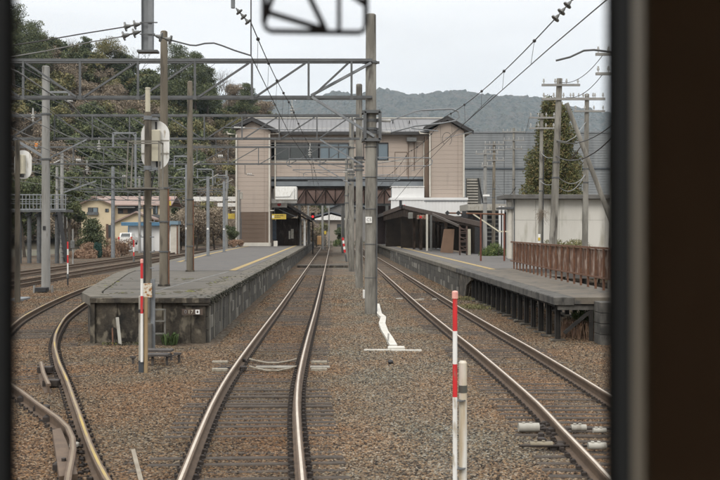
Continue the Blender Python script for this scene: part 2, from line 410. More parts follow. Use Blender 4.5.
track('centre track running straight from the camera past the left platform', T_MAIN, -2, 225)
track('right track passing close beside the stilted platform', T_RIGHT, -2, 225)
T_A = [(2, .25), (6, -1.55), (8.7, -2.73), (12.1, -3.93), (14.2, -4.65), (16.6, -5.50), (19.6, -6.46), (22.8, -7.28), (25.8, -7.92), (31.6, -8.80), (38, -9.52), (50, -10.35), (75, -10.9), (225, -10.9)]
track('curving turnout track that swings left around the left platform', T_A, 5.5, 220, top=rail_top_g, step=.5)
T_B = [(4, -1.6), (8, -2.88), (10.5, -3.55), (12.3, -4.52), (14, -5.50), (16, -6.8), (19, -8.9), (23, -11.3), (27, -12.6), (34, -13.8), (41, -14.15), (60, -14.25), (225, -14.3)]
track('diverging yard track leaving at the bottom left corner and joining the yard', T_B, 8.2, 220, top=rail_top_r, step=.5)
T_C = [(-5, -17.0), (30, -17.1), (50, -17.35), (80, -17.6), (225, -17.8)]
track('farthest left yard track in front of the footbridge', T_C, 10, 220, top=rail_top_r, clip_to=0, fast=60)
# frog and guard rails of the turnout
t = thing('guard_rail', 'short guard rail with fishplates inside the curved turnout rail', 'rail', (-4.6, 15, 0))
rail_mesh('rail', [(-4.28, 14.0), (-4.7, 15.1), (-5.15, 16.4)], [rail_side, rail_top_r], t)
m = MB()
for y, x in ((14.6, -4.42), (16, -4.95)): m.bbox(x-.12, x+.12, y-.09, y+.09, -.13, -.03, .01)
m.build('spacer_block', clip_m, t)
t = thing('switch_frog', 'rusty frog casting where the two left rails meet', 'rail', (-2.9, 10, 0))
m = MB(); m.prism([(-2.62, 8.9), (-2.47, 9.0), (-2.98, 10.4), (-3.25, 11.1), (-3.32, 11.0)], 'z', -.15, -.05); m.build('casting', rail_side, t)
m = MB(); m.bbox(-2.87, -2.78, 10.1, 10.2, -.05, -.01, .01); m.build('bolted_plate', white_w, t)
m = MB()
for (x, y) in ((-3.6, 11.9), (-3.95, 12.6), (-4.4, 13.3), (-2.75, 9.5)): m.bbox(x-.1, x+.1, y-.07, y+.07, -.14, -.06, .015); m.tube((x, y, -.07), (x, y, -.02), .025, .025, 6)
m.build('bolts', clip_m, t, kind='stuff')

# ---- loose ballast stones (uncountable): instanced over the near bed, each its own tint
def stones(name, x0, x1, y0, y1, dens, size, seed, skip=None, label=''):
    mb = MB(); nx = int((x1-x0)/.5); ny = int((y1-y0)/.5)
    vs = {}; 
    for j in range(ny+1):
        for i in range(nx+1):
            x = x0+i*.5; y = y0+j*.5; vs[(i, j)] = len(mb.v); mb.v.append((x, y, bed_z(x, y)))
    for j in range(ny):
        for i in range(nx):
            cx, cy = x0+i*.5+.25, y0+j*.5+.25
            if skip and skip(cx, cy): continue
            mb.f.append((vs[(i,j)], vs[(i+1,j)], vs[(i+1,j+1)], vs[(i,j+1)])); mb.mi.append(0)
    o = mb.build(name, stone_m)
    ng = bpy.data.node_groups.new(name, 'GeometryNodeTree'); ng.interface.new_socket('Geometry', in_out='INPUT', socket_type='NodeSocketGeometry'); ng.interface.new_socket('Geometry', in_out='OUTPUT', socket_type='NodeSocketGeometry')
    N = ng.nodes.new; L = ng.links.new
    gi, go = N('NodeGroupInput'), N('NodeGroupOutput')
    dp = N('GeometryNodeDistributePointsOnFaces'); dp.inputs['Density'].default_value = dens; dp.inputs['Seed'].default_value = seed
    ico = N('GeometryNodeMeshIcoSphere'); ico.inputs['Radius'].default_value = 1; ico.inputs['Subdivisions'].default_value = 1
    sm = N('GeometryNodeSetMaterial'); sm.inputs['Material'].default_value = stone_m
    ip = N('GeometryNodeInstanceOnPoints')
    rs = N('FunctionNodeRandomValue'); rs.data_type = 'FLOAT_VECTOR'; rs.inputs[0].default_value = (size*.6, size*.4, size*.35); rs.inputs[1].default_value = (size*1.5, size*.85, size*.75)
    rt = N('FunctionNodeRandomValue'); rt.data_type = 'FLOAT_VECTOR'; rt.inputs[0].default_value = (-.5, -.5, -.7); rt.inputs[1].default_value = (.5, .5, .7)
    st = N('GeometryNodeStoreNamedAttribute'); st.domain = 'INSTANCE'; st.data_type = 'FLOAT'; st.inputs['Name'].default_value = 'tint'
    rc = N('FunctionNodeRandomValue'); rc.data_type = 'FLOAT'; rc.inputs['Seed'].default_value = 5
    L(gi.outputs[0], dp.inputs['Mesh']); L(dp.outputs['Points'], ip.inputs['Points']); L(ico.outputs[0], sm.inputs[0]); L(sm.outputs[0], ip.inputs['Instance'])
    L(rs.outputs[0], ip.inputs['Scale']); L(rt.outputs[0], ip.inputs['Rotation'])
    L(ip.outputs[0], st.inputs[0]); L(rc.outputs[1], st.inputs['Value']); L(st.outputs[0], go.inputs[0])
    md = o.modifiers.new('scatter', 'NODES'); md.node_group = ng
    return stuff(o, label)
def make_stone_mat():
    m = bpy.data.materials.new('stone'); m.use_nodes = True; n = m.node_tree; L = n.links.new; b = n.nodes['Principled BSDF']
    b.inputs['Roughness'].default_value = .9; b.inputs['Specular IOR Level'].default_value = .25
    a = n.nodes.new('ShaderNodeAttribute'); a.attribute_type = 'INSTANCER'; a.attribute_name = 'tint'
    r = n.nodes.new('ShaderNodeValToRGB'); cr = r.color_ramp; cr.interpolation = 'CONSTANT'
    cols = [(0, (.028, .023, .020)), (.17, (.070, .052, .040)), (.32, (.125, .085, .056)), (.46, (.150, .112, .080)), (.59, (.120, .104, .086)), (.71, (.21, .145, .090)), (.85, (.235, .20, .155)), (.95, (.38, .33, .27))]
    cols = [(p_, tuple(v*.58 if q_ == 0 else v*(.56 if q_ < 3 else .5) for q_, v in enumerate(cc_))) if p_ > .9 else (p_, (cc_[0]*.80,cc_[1]*.765,cc_[2]*.735)) for p_, cc_ in cols]
    cr.elements[0].position = 0; cr.elements[0].color = (*cols[0][1], 1); cr.elements[1].position = cols[-1][0]; cr.elements[1].color = (*cols[-1][1], 1)
    for p, c in cols[1:-1]: e = cr.elements.new(p); e.color = (*c, 1)
    L(a.outputs['Fac'], r.inputs[0])
    g = n.nodes.new('ShaderNodeNewGeometry'); big = n.nodes.new('ShaderNodeTexNoise'); big.inputs['Scale'].default_value = .5; big.inputs['Detail'].default_value = 4; L(g.outputs['Position'], big.inputs['Vector'])
    rr = n.nodes.new('ShaderNodeMapRange'); rr.inputs[1].default_value = .36; rr.inputs[2].default_value = .64; L(big.outputs['Fac'], rr.inputs[0])
    tint = n.nodes.new('ShaderNodeMix'); tint.data_type = 'RGBA'; tint.inputs[6].default_value = (1.15, .98, .82, 1); tint.inputs[7].default_value = (.95, 1.0, .97, 1); L(rr.outputs[0], tint.inputs[0])
    mu = n.nodes.new('ShaderNodeMix'); mu.data_type = 'RGBA'; mu.blend_type = 'MULTIPLY'; mu.inputs[0].default_value = 1
    L(r.outputs[0], mu.inputs[6]); L(tint.outputs[2], mu.inputs[7]); L(place_tint(n, L, g, mu.outputs[2]), b.inputs['Base Color'])
    return m
stone_m = make_stone_mat()
def near_rail(x, y):
    for T in (T_MAIN, T_RIGHT):
        c = spline(T, y)
        if min(abs(x-c-.566), abs(x-c+.566)) < .2: return True
    return False
def plat_l(x, y): return x < -2.55 and y > 20.2 and x > interp([(20.2,-5.4),(25,-6.5),(28.5,-7.05),(34,-7.8),(60,-8.8)], y)
stones('ballast_stones', -9, 6.5, 6.5, 16, 2100, .0195, 1, lambda x, y: abs(x)/y > .42, 'brown and grey broken ballast stones in the foreground')
stones('ballast_stones', -14, 8, 16, 30, 1300, .0235, 2, lambda x, y: abs(x)/y > .42 or plat_l(x, y) or x > 6.9, 'ballast stones beside the platform ends')
stones('ballast_stones', -16, 5, 30, 52, 420, .031, 3, lambda x, y: abs(x)/y > .42 or plat_l(x, y), 'ballast stones between the platforms farther along')

# ================================================================ PLATFORMS
plat_c = M('platform_concrete', (.175, .156, .128), (.125, .112, .094), 1.6, .92, .35, 25, c3=(.11, .105, .09), s3=3, t3=.58)
plat_dk = M('mouldy_concrete', (.12, .10, .074), (.020, .018, .015), 2.6, .95, .9, 22, c3=(.23, .20, .15), s3=6, t3=.60, streak=1.8, wobble=.45)
plat_bl = M('grey_block', (.13, .12, .10), (.072, .067, .057), 2, .95, .35, 20, c3=(.055, .052, .045), s3=4, t3=.58, streak=2)
plat_bp = M('pale_block', (.36, .34, .29), (.24, .225, .19), 3, .95, .3, 20, c3=(.12, .115, .10), s3=4, t3=.6, streak=3)
asph = M('platform_asphalt', (.165, .152, .140), (.135, .125, .115), .8, .9, .3, 60, c3=(.115, .115, .118), s3=2, t3=.62)
moss = M('moss', (.125, .112, .075), (.10, .09, .062), 2, .95, .6, 30, c3=(.24, .25, .05), s3=2.5, t3=.60)
moss_d = M('dark_moss', (.055, .055, .032), (.03, .03, .02), 4, .95, .8, 30)
grime = M('pale_gravelly_concrete', (.215, .19, .148), (.14, .125, .10), 3, .95, .4, 40, c3=(.10, .095, .07), s3=2.4, t3=.60)
PT = .83
LP_R = -2.70                              # right edge of the left platform
LPL = [(20.6,-5.35),(22,-5.95),(25,-6.45),(28.5,-7.0),(34,-7.75),(45,-8.2),(60,-8.75),(90,-9.1),(140,-9.1)]
lp = thing('left_platform', 'left island platform with mouldy concrete end and moss along its edge', 'platform', (-4.5, 20.6, GZ))
def strip(mb, y0, y1, n, fx0, fx1, z, z0=None, mi=0):
    z0 = z-.16 if z0 is None else z0
    for k in range(n):
        a = y0+(y1-y0)*k/n; b = y0+(y1-y0)*(k+1)/n
        vs = [(fx0(a),a,z0),(fx1(a),a,z0),(fx1(b),b,z0),(fx0(b),b,z0),(fx0(a),a,z),(fx1(a),a,z),(fx1(b),b,z),(fx0(b),b,z)]
        fs = [(0,3,2,1),(4,5,6,7),(1,2,6,5),(3,0,4,7)]
        if k == 0: fs.append((0,1,5,4))
        if k == n-1: fs.append((2,3,7,6))
        mb.add(vs, fs, mi)
    return mb
lx = lambda y: spline(LPL, y)
m = MB(); strip(m, 20.75, 139, 60, lambda y: lx(y)+.12, lambda y: LP_R-.16, PT-.16, -.4); m.build('core_wall', plat_dk, lp)
m = MB(); strip(m, 20.62, 34.4, 14, lambda y: lx(y)+.5, lambda y: LP_R-.62, PT-.006, PT-.16); m.build('paving', plat_c, lp)
m = MB(); strip(m, 34.4, 139, 50, lambda y: lx(y)+.42, lambda y: LP_R-.62, PT+.003, PT-.16); m.build('asphalt', asph, lp)
# end fascia and end wall panels
xe = lx(20.6)
m = MB(); m.bbox(xe, LP_R, 20.44, 20.66, PT-.11, PT-.004, .008); m.build('end_beam', plat_dk, lp)
k = 0; x = xe+.1; wds = [.62, .74, .55, .80, .66]
for i, wd in enumerate(wds):
    x1 = min(x+wd*.78, LP_R-.1) if i < 4 else LP_R-.12
    m = MB(); m.bbox(x, x1-.006, 20.56+.008*(i%2), 20.78, GZ-.1, PT-.11, .012); m.build('end_panel', plat_dk, lp); x = x1
m = MB(); m.bbox(xe+.0, xe+.10, 20.48, 20.8, GZ-.1, PT-.11, .01); m.build('corner_post', plat_dk, lp)
# side wall facing the centre track: courses of blocks, the odd pale one, each slightly uneven
bm_cache = {}
def block(dy, dz, mat, k):
    key = (round(dy,2), round(dz,2), mat.name, k)
    if key not in bm_cache:
        mb = MB(); mb.bbox(-.10, 0, .008, dy-.008, .006, dz-.006, .012); bm_cache[key] = mb.mesh('block', mat)
    return bm_cache[key]
y = 20.66; n = 0
rows = [(GZ-.03, .30), (GZ+.27, .30), (GZ+.57, .28)]
bpos = []
while y < 60:
    bw = .40 if y < 40 else .9
    for r_, (z0, dz) in enumerate(rows):
        pale = rnd.random() < (.16 if r_ else .2)
        narrow = False
        bpos.append((y, z0, dz, bw, pale))
    y += bw
for (y, z0, dz, bw, pale) in bpos[:297]:
    inst(block(bw, dz, plat_bp if pale else plat_bl, 0), 'block', (LP_R-.06+rnd.uniform(-.008, .008)+4.5, y-20.6, z0-GZ), lp)
far = MB(); y = bpos[-1][0]+bpos[-1][3]
while y < 138:
    for z0, dz in rows: far.box(LP_R-.16, LP_R-.06+rnd.uniform(-.01,.01), y+.01, y+.89, z0+.006, z0+dz-.006)
    y += .9
far.build('far_blocks', plat_bl, lp, kind='stuff')
# mortar pilasters seen as pale vertical strips
for y in [20.72, 21.5, 22.9, 24.7, 26.3, 28.3, 30.6, 33, 36, 39]:
    m = MB(); m.bbox(LP_R-.10, LP_R-.035, y, y+.09, GZ, PT-.17, .01); m.build('pilaster', plat_bp, lp)
# coping slabs: mossy lip
y = 20.5; i = 0
while y < 120:
    L_ = 1.2 if y < 70 else 3.
    m = MB(); m.bbox(LP_R-.62, LP_R+rnd.uniform(-.012, .012), y+.006, y+L_-.006, PT-.17, PT+rnd.uniform(-.004, .006), .02)
    m.build('coping_slab', grime if i % 3 or y > 40 else plat_c, lp); y += L_; i += 1
m = MB()                                                       # left coping
y = 20.7
while y < 120:
    L_ = 1.5 if y < 60 else 4.
    vs = [(lx(y),y,PT-.2),(lx(y)+.46,y,PT-.2),(lx(y+L_)+.46,y+L_,PT-.2),(lx(y+L_),y+L_,PT-.2)]
    vs += [(a, b, PT+.004) for a, b, c in vs]
    m.add(vs, [(0,3,2,1),(4,5,6,7),(0,1,5,4),(1,2,6,5),(2,3,7,6),(3,0,4,7)])
    m.build('coping_slab', grime, lp); m = MB(); y += L_
# bevelled hummocky moss lips
def clumps(mb, pts, r, h, n=7):
    for (x, y, z) in pts:
        rr = r*rnd.uniform(.5, 1.3); mb.sphere((x, y, z), rr, 0, n if n % 2 == 0 else n+1, h/r)
m = MB(); pp = []
for i in range(900):
    yy = 20.5+rnd.random()**1.3*34; pp.append((LP_R+.005, yy, PT-.015-rnd.random()**1.5*.15))
for i in range(330):
    y = 20.6+rnd.random()**1.4*30; d_ = rnd.random()
    if mnoise.noise(Vector((0, y*.6, 0))) > -.25: pp.append((LP_R-.05-d_*d_*.45, y, PT-.01))
clumps(m, pp, .034, .016); m.build('edge_moss', moss_d, lp, kind='stuff')
m = MB(); pp = []
for i in range(190):
    c = rnd.choice([(-3.75, 22.2, .5, .7), (-3.4, 23.4, .3, .9), (-6.0, 24.6, .15, 1.3), (-5.15, 22.0, .3, .5), (-6.4, 27, .25, 1.6), (-4.5, 28.5, .25, .3), (-3.3, 26.5, .25, 1.2), (-3.35, 29, .2, 1.5)])
    pp.append((rnd.gauss(c[0], c[2]*.6), rnd.gauss(c[1], c[3]*.6), PT-.004))
pp = [p for p in pp if lx(p[1])+.05 < p[0] < LP_R-.05]
clumps(m, pp, .05, .016); m.build('moss_patch', moss, lp, kind='stuff')
# painted lines
yel_l = M('worn_yellow_line', (.52, .37, .13), (.42, .31, .14), 3, .9, .2, c3=(.22, .20, .15), s3=7, t3=.6)
wht_l = M('worn_white_line', (.42, .42, .41), (.25, .25, .25), 6, .9, .2, c3=(.18, .18, .17), s3=9, t3=.52)
m = MB(); strip(m, 34.6, 139, 40, lambda y: -3.86, lambda y: -3.62, PT+.012, PT+.001); m.build('yellow_line', yel_l, lp)
m = MB(); strip(m, 44, 110, 30, lambda y: lx(y)+.75, lambda y: lx(y)+.98, PT+.012, PT+.001); m.build('yellow_line', yel_l, lp)
m = MB(); m.prism([(-4.45,21.6),(-4.41,21.55),(-3.78,33.9),(-3.84,33.95)], 'z', PT-.008, PT-.002); m.build('white_line', wht_l, lp)
m = MB(); m.box(-6.0, -3.4, 23.55, 23.59, PT-.008, PT-.001); m.box(-6.4, -3.3, 27.3, 27.34, PT-.008, PT-.001); m.build('slab_joint', plat_dk, lp)
# plate with characters on the platform end
sg = thing('number_plate', 'small rusty plate reading 017 screwed to the dark platform end', 'sign', (-3.06, 20.40, .2))
p0 = at(181.8, 309, 20.4); p1 = at(202.8, 315, 20.4)
m = MB(); m.box(p0.x, p1.x, 20.40, 20.425, p1.z, p0.z); m.build('plate', M('rusty_plate', (.17, .12, .09), (.10, .075, .06), 20, .8, .1), sg)
for ch, px, mt in (('0', 185.5, wht_l), ('1', 189.0, cream_p), ('7', 192.0, cream_p)):
    o = inst(text_mesh(ch, .115), 'character', (at(px, 312, 20.39).x+3.06, -.005, at(px, 312, 20.4).z-.2), sg, (R(90), 0, 0)); o.data.materials.append(mt)
m = MB(); q = at(197.5, 312, 20.39); a_ = .046
for (x0, x1, z0, z1) in ((-a_, a_, .028, .048), (-a_, a_, -.048, -.028), (-a_, -a_+.025, -.028, .028), (a_-.025, a_, -.028, .028)): m.box(q.x+x0, q.x+x1, 20.385, 20.398, q.z+z0, q.z+z1)
m.build('character', white_p, sg)

# ---- right platform: slab on old-rail stilts near, masonry beyond
RPX = 4.90
rp = thing('right_platform', 'right platform whose near end stands on rows of old rail posts', 'platform', (5.5, 20.6, GZ))
rps = M('right_platform_paving', (.215, .182, .142), (.15, .13, .103), 1.2, .92, .35, 30, c3=(.09, .088, .08), s3=3, t3=.6)
edge_m = M('weathered_edge', (.165, .155, .138), (.08, .076, .068), 4, .95, .4, 25, c3=(.05, .048, .044), s3=5, t3=.58, streak=2)
y = 20.6; i = 0
while y < 110:
    L_ = [1.35, .75, .55, 1.1, 1.6, 1.0][i % 6] if y < 36 else 1.5
    m = MB(); m.bbox(RPX+rnd.uniform(-.01, .01), RPX+.45, y+.006, y+L_-.006, PT-.17, PT, .015); m.build('edge_slab', edge_m if y < 36 else grime, rp); y += L_; i += 1
m = MB(); y = 20.6
while y < 36.6:
    m = MB(); m.bbox(RPX+.45, 7.0, y+.004, y+2-.004, PT-.15, PT-.002+rnd.uniform(-.002,.003), .008); m.build('paving_slab', rps, rp); y += 2
m = MB(); m.box(7.0, 12.5, 36.6, 60, PT-.4, PT-.02); m.build('paving', asph, rp)
m = MB(); strip(m, 36.6, 112, 20, lambda y: RPX+.45, lambda y: interp([(36,7.0),(56,8.6),(112,8.6)], y), PT+.001, PT-.15); m.build('asphalt', asph, rp)
m = MB(); strip(m, 35.6, 112, 20, lambda y: 6.0, lambda y: 6.22, PT+.010, PT+.0005); m.build('yellow_line', yel_l, rp)
m = MB(); m.prism([(33.5,PT-.17),(112,PT-.17),(112,GZ-.1),(34.6,GZ-.1),(34.2,.25)], 'x', RPX+.14, 8.4); m.build('core_wall', plat_dk, rp)
y = 34.7; blks = 0
m = MB(); m.prism([(33.4,PT-.17),(36.6,PT-.17),(36.6,GZ),(34.7,GZ),(34.4,.30),(33.4,.52)], 'x', RPX+.04, RPX+.139); m.build('haunch', plat_dk, rp)
y = 36.62
while y < 80:
    for r_, (z0, dz) in enumerate(rows):
        if blks < 240:
            inst(block(.55, dz, plat_bl if rnd.random() < .9 else plat_bp, 1), 'block', (RPX+.13-5.5+rnd.uniform(-.006, .006), y-20.6, z0-GZ), rp, scale=(1, 1, 1)); blks += 1
    y += .55
# stilts
post_m = M('old_rail_post', (.040, .035, .030), (.022, .02, .018), 6, .9, .3)
pm = MB(); pm.box(-.055, .055, -.01, .01, 0, PT-GZ-.15); pm.box(-.06, .06, -.055, -.038, 0, PT-GZ-.15); pm.box(-.035, .035, .038, .06, 0, PT-GZ-.15); pm.box(-.012, .012, -.038, .038, 0, PT-GZ-.15)
pmesh = pm.mesh('stilt', post_m)
fm = MB(); fm.bbox(-.17, .17, -.16, .16, -.12, .06, .02); fmesh = fm.mesh('footing', plat_dk)
for i in range(16):
    y = 20.95+i*.84
    for x in (RPX+.16, 6.75):
        p = inst(pmesh, 'stilt', (x-5.5, y-20.6, 0), rp, (0, 0, R(90)))
        inst(fmesh, 'footing', (x-5.5, y-20.6, rnd.uniform(-.02, .02)), rp)
    m = MB(); m.beam((RPX+.1, y, PT-.21), (6.9, y, PT-.21), .1, .09); m.build('cross_beam', post_m, rp)
m = MB(); m.beam((RPX+.16, 20.7, PT-.205), (RPX+.16, 33.6, PT-.205), .09, .085); m.build('edge_girder', post_m, rp)
m = MB(); m.beam((5.0, 20.72, PT-.23), (7.0, 20.72, PT-.23), .1, .11); m.build('end_girder', edge_m, rp)
m = MB(); m.beam((5.15, 20.72, GZ+.2), (5.75, 20.72, PT-.3), .07); m.beam((5.75, 20.72, GZ), (5.75, 20.72, PT-.28), .08); m.build('end_brace', post_m, rp)
# steps at its end
st = thing('platform_steps', 'concrete block steps against the right platform end', 'steps', (6.1, 20.3, GZ))
for i in range(4):
    m = MB(); m.bbox(5.78, 6.6, 20.1, 20.6, GZ+.235*i+.005, GZ+.235*(i+1)-.012, .012); m.build('step_block', edge_m, st)
# rusty fence
fn = thing('rusty_fence', 'rusty corrugated sheet fence with posts along the right platform', 'fence', (6.85, 29, PT))
fx = lambda y: interp([(20.8,6.72),(29,6.76),(36.6,7.05)], y)
y = 20.9; i = 0
while y < 36.7:
    m = MB(); m.beam((fx(y)-.02, y, PT-.02), (fx(y)-.02, y, PT+1.03), .05, .05); m.build('post', rust_d, fn); y += .72
m = MB(); P_ = [(fx(y), y, PT+1.04) for y in (20.8, 25, 29, 33, 36.75)]
for a, b in zip(P_, P_[1:]): m.beam(a, b, .06, .055)
m.build('top_rail', rust_d, fn); m = MB()
for a, b in zip(P_, P_[1:]): m.beam((a[0]-.03, a[1], PT+.30), (b[0]-.03, b[1], PT+.30), .045, .04)
m.build('bottom_rail', rust_d, fn)
y = 20.85
while y < 36.5:
    m = MB(); n_ = 24; W_ = 1.42; pts = []
    for k in range(n_+1):
        yy = y+W_*k/n_; pts.append((fx(yy)+.045+.018*math.sin(k*math.pi/2*1.0), yy))
    dz = rnd.uniform(-.02, .02)
    for a, b in zip(pts, pts[1:]): m.add([(a[0],a[1],PT+.27+dz),(b[0],b[1],PT+.27+dz),(b[0],b[1],PT+1.0),(a[0],a[1],PT+1.0)], [(0,1,2,3)])
    m.build('corrugated_sheet', rust, fn); y += 1.44
# ================================================================ CATENARY
def pole_part(parent, x, y, z0, z1, r, mat, rt=None):
    m = MB(); rt = rt or r*.82; m.tube((x,y,z0-.15), (x,y,z1-.03), r, rt, 20); m.tube((x,y,z1-.03), (x,y,z1), rt, rt*.8, 20)
    return m.build('pole', mat, parent, smooth=True)
def clamp(m, x, y, z, r, h=.07):
    m.tube((x,y,z-h/2), (x,y,z+h/2), r+.014, r+.014, 16); m.box(x-r-.07, x-r-.005, y-.03, y+.03, z-h/2, z+h/2); m.box(x+r+.005, x+r+.07, y-.03, y+.03, z-h/2, z+h/2)
def truss(t, Y, xa, xb, zt, zb, verts, mid, w=.074, mt=None, ends=True):
    """chords, struts and diagonals rising away from mid; each member a part"""
    mt = mt or steel
    m = MB(); m.angle((xa,Y,zt), (xb,Y,zt), w*1.15); m.angle((xa,Y+.3,zt), (xb,Y+.3,zt), w); m.build('top_chord', mt, t)
    m = MB(); m.angle((xa,Y,zb), (xb,Y,zb), w); m.angle((xa,Y+.3,zb), (xb,Y+.3,zb), w); m.build('bottom_chord', mt, t)
    for v in verts:
        m = MB(); m.beam((v,Y-.02,zb), (v,Y-.02,zt), w*.8, w*.5); m.build('strut', mt, t)
        m = MB(); m.box(v-.055, v+.055, Y-.055, Y-.045, zb-.05, zb+.06); m.build('gusset', mt, t)
    vs = sorted(verts)
    for a, b in zip(vs, vs[1:]):
        c = (a+b)/2
        p, q = ((a+.07,zt-.05),(b-.12,zb+.04)) if c < mid else ((a+.1,zb+.04),(b-.1,zt-.05))
        m = MB(); m.beam((p[0],Y+.03,p[1]), (q[0],Y+.03,q[1]), w*.7, w*.7); m.build('diagonal', mt, t)
def portal(label, Y, xa, xb, zt, zb, verts, mid, poles, w=.082, knee=None, side=1):
    t = thing('catenary_portal', label, 'catenary portal', (poles[0][0], Y, GZ), 'catenary portals across the tracks')
    truss(t, Y, xa, xb, zt, zb, verts, mid, w)
    for (x, yy, z1, r, mt) in poles:
        pole_part(t, x, yy, GZ, z1, r, mt)
        m = MB(); clamp(m, x, yy, zt, r); clamp(m, x, yy, zb-.9, r); m.build('clamp', steel, t)
    for (p, q) in (knee or []):
        m = MB(); m.beam(p, q, w*1.1, w*.9); m.build('knee_brace', steel_l, t)
    return t
# portal 1
Y1 = 27.8; S1 = F/Y1
v1 = [xx(p, Y1) for p in (25.6, 82, 139.5, 196, 252.6, 308.8)]
v1 = [v1[0]-1.7*k for k in (3, 2, 1)]+v1+[1.13]
p1_ = portal('nearest lattice portal over the tracks, on the thick pole with a white plate', Y1-.2, -16.2, xx(372, Y1), zz(62.5, Y1), zz(99, Y1), v1[:-1]+[.55], xx(82, Y1)-.3,
    [(1.133, Y1, zz(14, Y1), .185, conc), (-15.9, Y1, 8.6, .185, conc_l)], .080, [((xx(312, Y1), Y1-.2, zz(98, Y1)), (xx(374, Y1), Y1-.2, zz(137, Y1))), ((xx(311, Y1), Y1+.1, zz(95, Y1)), (xx(371, Y1), Y1-.2, zz(64, Y1)))])
m = MB()
for (a, b) in (((364.3,112.5),(380,112.5)),((364.3,140.5),(380,140.5)),((379.6,112.5),(379.6,140.5)),((364.6,112.5),(364.6,140.5))):
    p, q = at(*a, Y1), at(*b, Y1); p.y = q.y = Y1-.24; m.beam(p, q, .09, .09)
for z in (zz(112.5, Y1), zz(140.5, Y1)): m.box(.86, 1.40, Y1-.24, Y1+.22, z-.04, z+.04)
m.build('clamp_frame', steel, p1_)
m = MB(); a = at(366.0, 217.5, Y1); m.bbox(a.x-.02, a.x+.17, Y1-.205, Y1-.19, zz(223, Y1), zz(217, Y1), .003); pl_ = m.build('number_plate', white_p, p1_)
o = inst(text_mesh('C5', .12, .002), 'number', (a.x+.075-1.133, -.212, zz(220, Y1)-GZ), p1_, (R(90), 0, 0)); o.data.materials.append(black_p)
m = MB()
for z in np.arange(1.0, 5.2, .43): m.tube((1.133, Y1-.21, z), (1.133, Y1-.30, z), .012, .012, 6)
# cable conduit down the pole and small bands
m = MB(); m.tube((1.3, Y1-.14, GZ), (1.31, Y1-.12, 5.0), .018, .018, 6)
for z in (.9, 1.9, 2.95, 3.9, 4.8): m.tube((1.133, Y1, z), (1.133, Y1, z+.02), .192, .19, 18)
m.build('conduit', steel, p1_)
# portal 2
Y2 = 39.6
v2 = [xx(p, Y2) for p in (56, 93.7, 130.7, 168, 205, 242.5, 279.5, 317, 352)]
p2_ = portal('second lattice portal from the pale pole at left to the second middle pole', Y2-.2, -11.8, 1.13, zz(116.5, Y2), zz(139.5, Y2), v2, xx(200, Y2),
    [(1.135, Y2+.8, zz(84, Y2+.8), .165, conc), (-11.98, Y2-.8, zz(66, Y2-.8), .185, conc_l)], .070,
    [((xx(320, Y2), Y2-.2, zz(140, Y2)), (xx(362, Y2), Y2-.2, zz(165, Y2))), ((xx(88, Y2), Y2-.2, zz(140, Y2)), (xx(52, Y2), Y2-.2, zz(158, Y2)))])
m = MB(); m.bbox(-12.05, -11.93, Y2-1.0, Y2-.98, zz(230, Y2-1), zz(226, Y2-1), .004); m.build('number_plate', black_p, p2_)
t = thing('catenary_portal', 'outer span of lattice beam left of the pale concrete pole', 'catenary portal', (-19.8, Y2, GZ), 'catenary portals across the tracks')
vl = [-12.2-1.6*k for k in range(5)]
truss(t, Y2-.2, -19.8, -12.1, zz(117, Y2), zz(140, Y2), vl, -20, .095)
pole_part(t, -19.8, Y2, GZ, 8.2, .17, conc_l)
m = MB(); m.beam((xx(15, Y2), Y2-.2, zz(139, Y2)), (xx(50, Y2), Y2-.25, zz(160, Y2)), .1); m.build('knee_brace', steel_l, t)
# portal 3
Y3 = 57.0
v3 = [xx(p, Y3) for p in (12, 42.5, 74, 104.5, 135, 166, 197.5, 228.5, 258.8, 289.4, 320, 347)]
portal('third lattice portal seen between the station towers and the second portal', Y3-.2, -19.8, 1.1, zz(147.7, Y3), zz(164.5, Y3), v3, xx(180, Y3),
    [(1.13, Y3, zz(119, Y3), .175, conc), (-19.9, Y3, 8.6, .17, conc_l)], .066,
    [((xx(318, Y3), Y3-.2, zz(165, Y3)), (xx(351, Y3), Y3-.2, zz(184, Y3)))])
# portal 4 in the yard
Y4 = 86.0
v4 = [xx(p, Y4) for p in (60, 81, 102, 123, 144, 165, 186, 207, 225)]
portal('far yard portal ending beside the pink station tower', Y4-.2, xx(56, Y4), xx(226, Y4), zz(178, Y4), zz(189.5, Y4), v4, xx(144, Y4),
    [(xx(226.5, Y4), Y4, 7.9, .14, conc_l), (xx(113, Y4), Y4, zz(167, Y4), .19, steel_l), (xx(57, Y4), Y4, 8.2, .15, conc_l)], .09)
Y5 = 103.0
portal('farthest yard portal, a thin grid behind the left platform masts', Y5-.2, xx(66, Y5), xx(222, Y5), zz(192, Y5), zz(200.5, Y5), [xx(66+15.6*k, Y5) for k in range(11)], xx(144, Y5),
    [(xx(139.5, Y5), Y5, zz(176, Y5), .15, conc_l), (xx(66, Y5), Y5, 7.8, .15, conc_l)], .08)
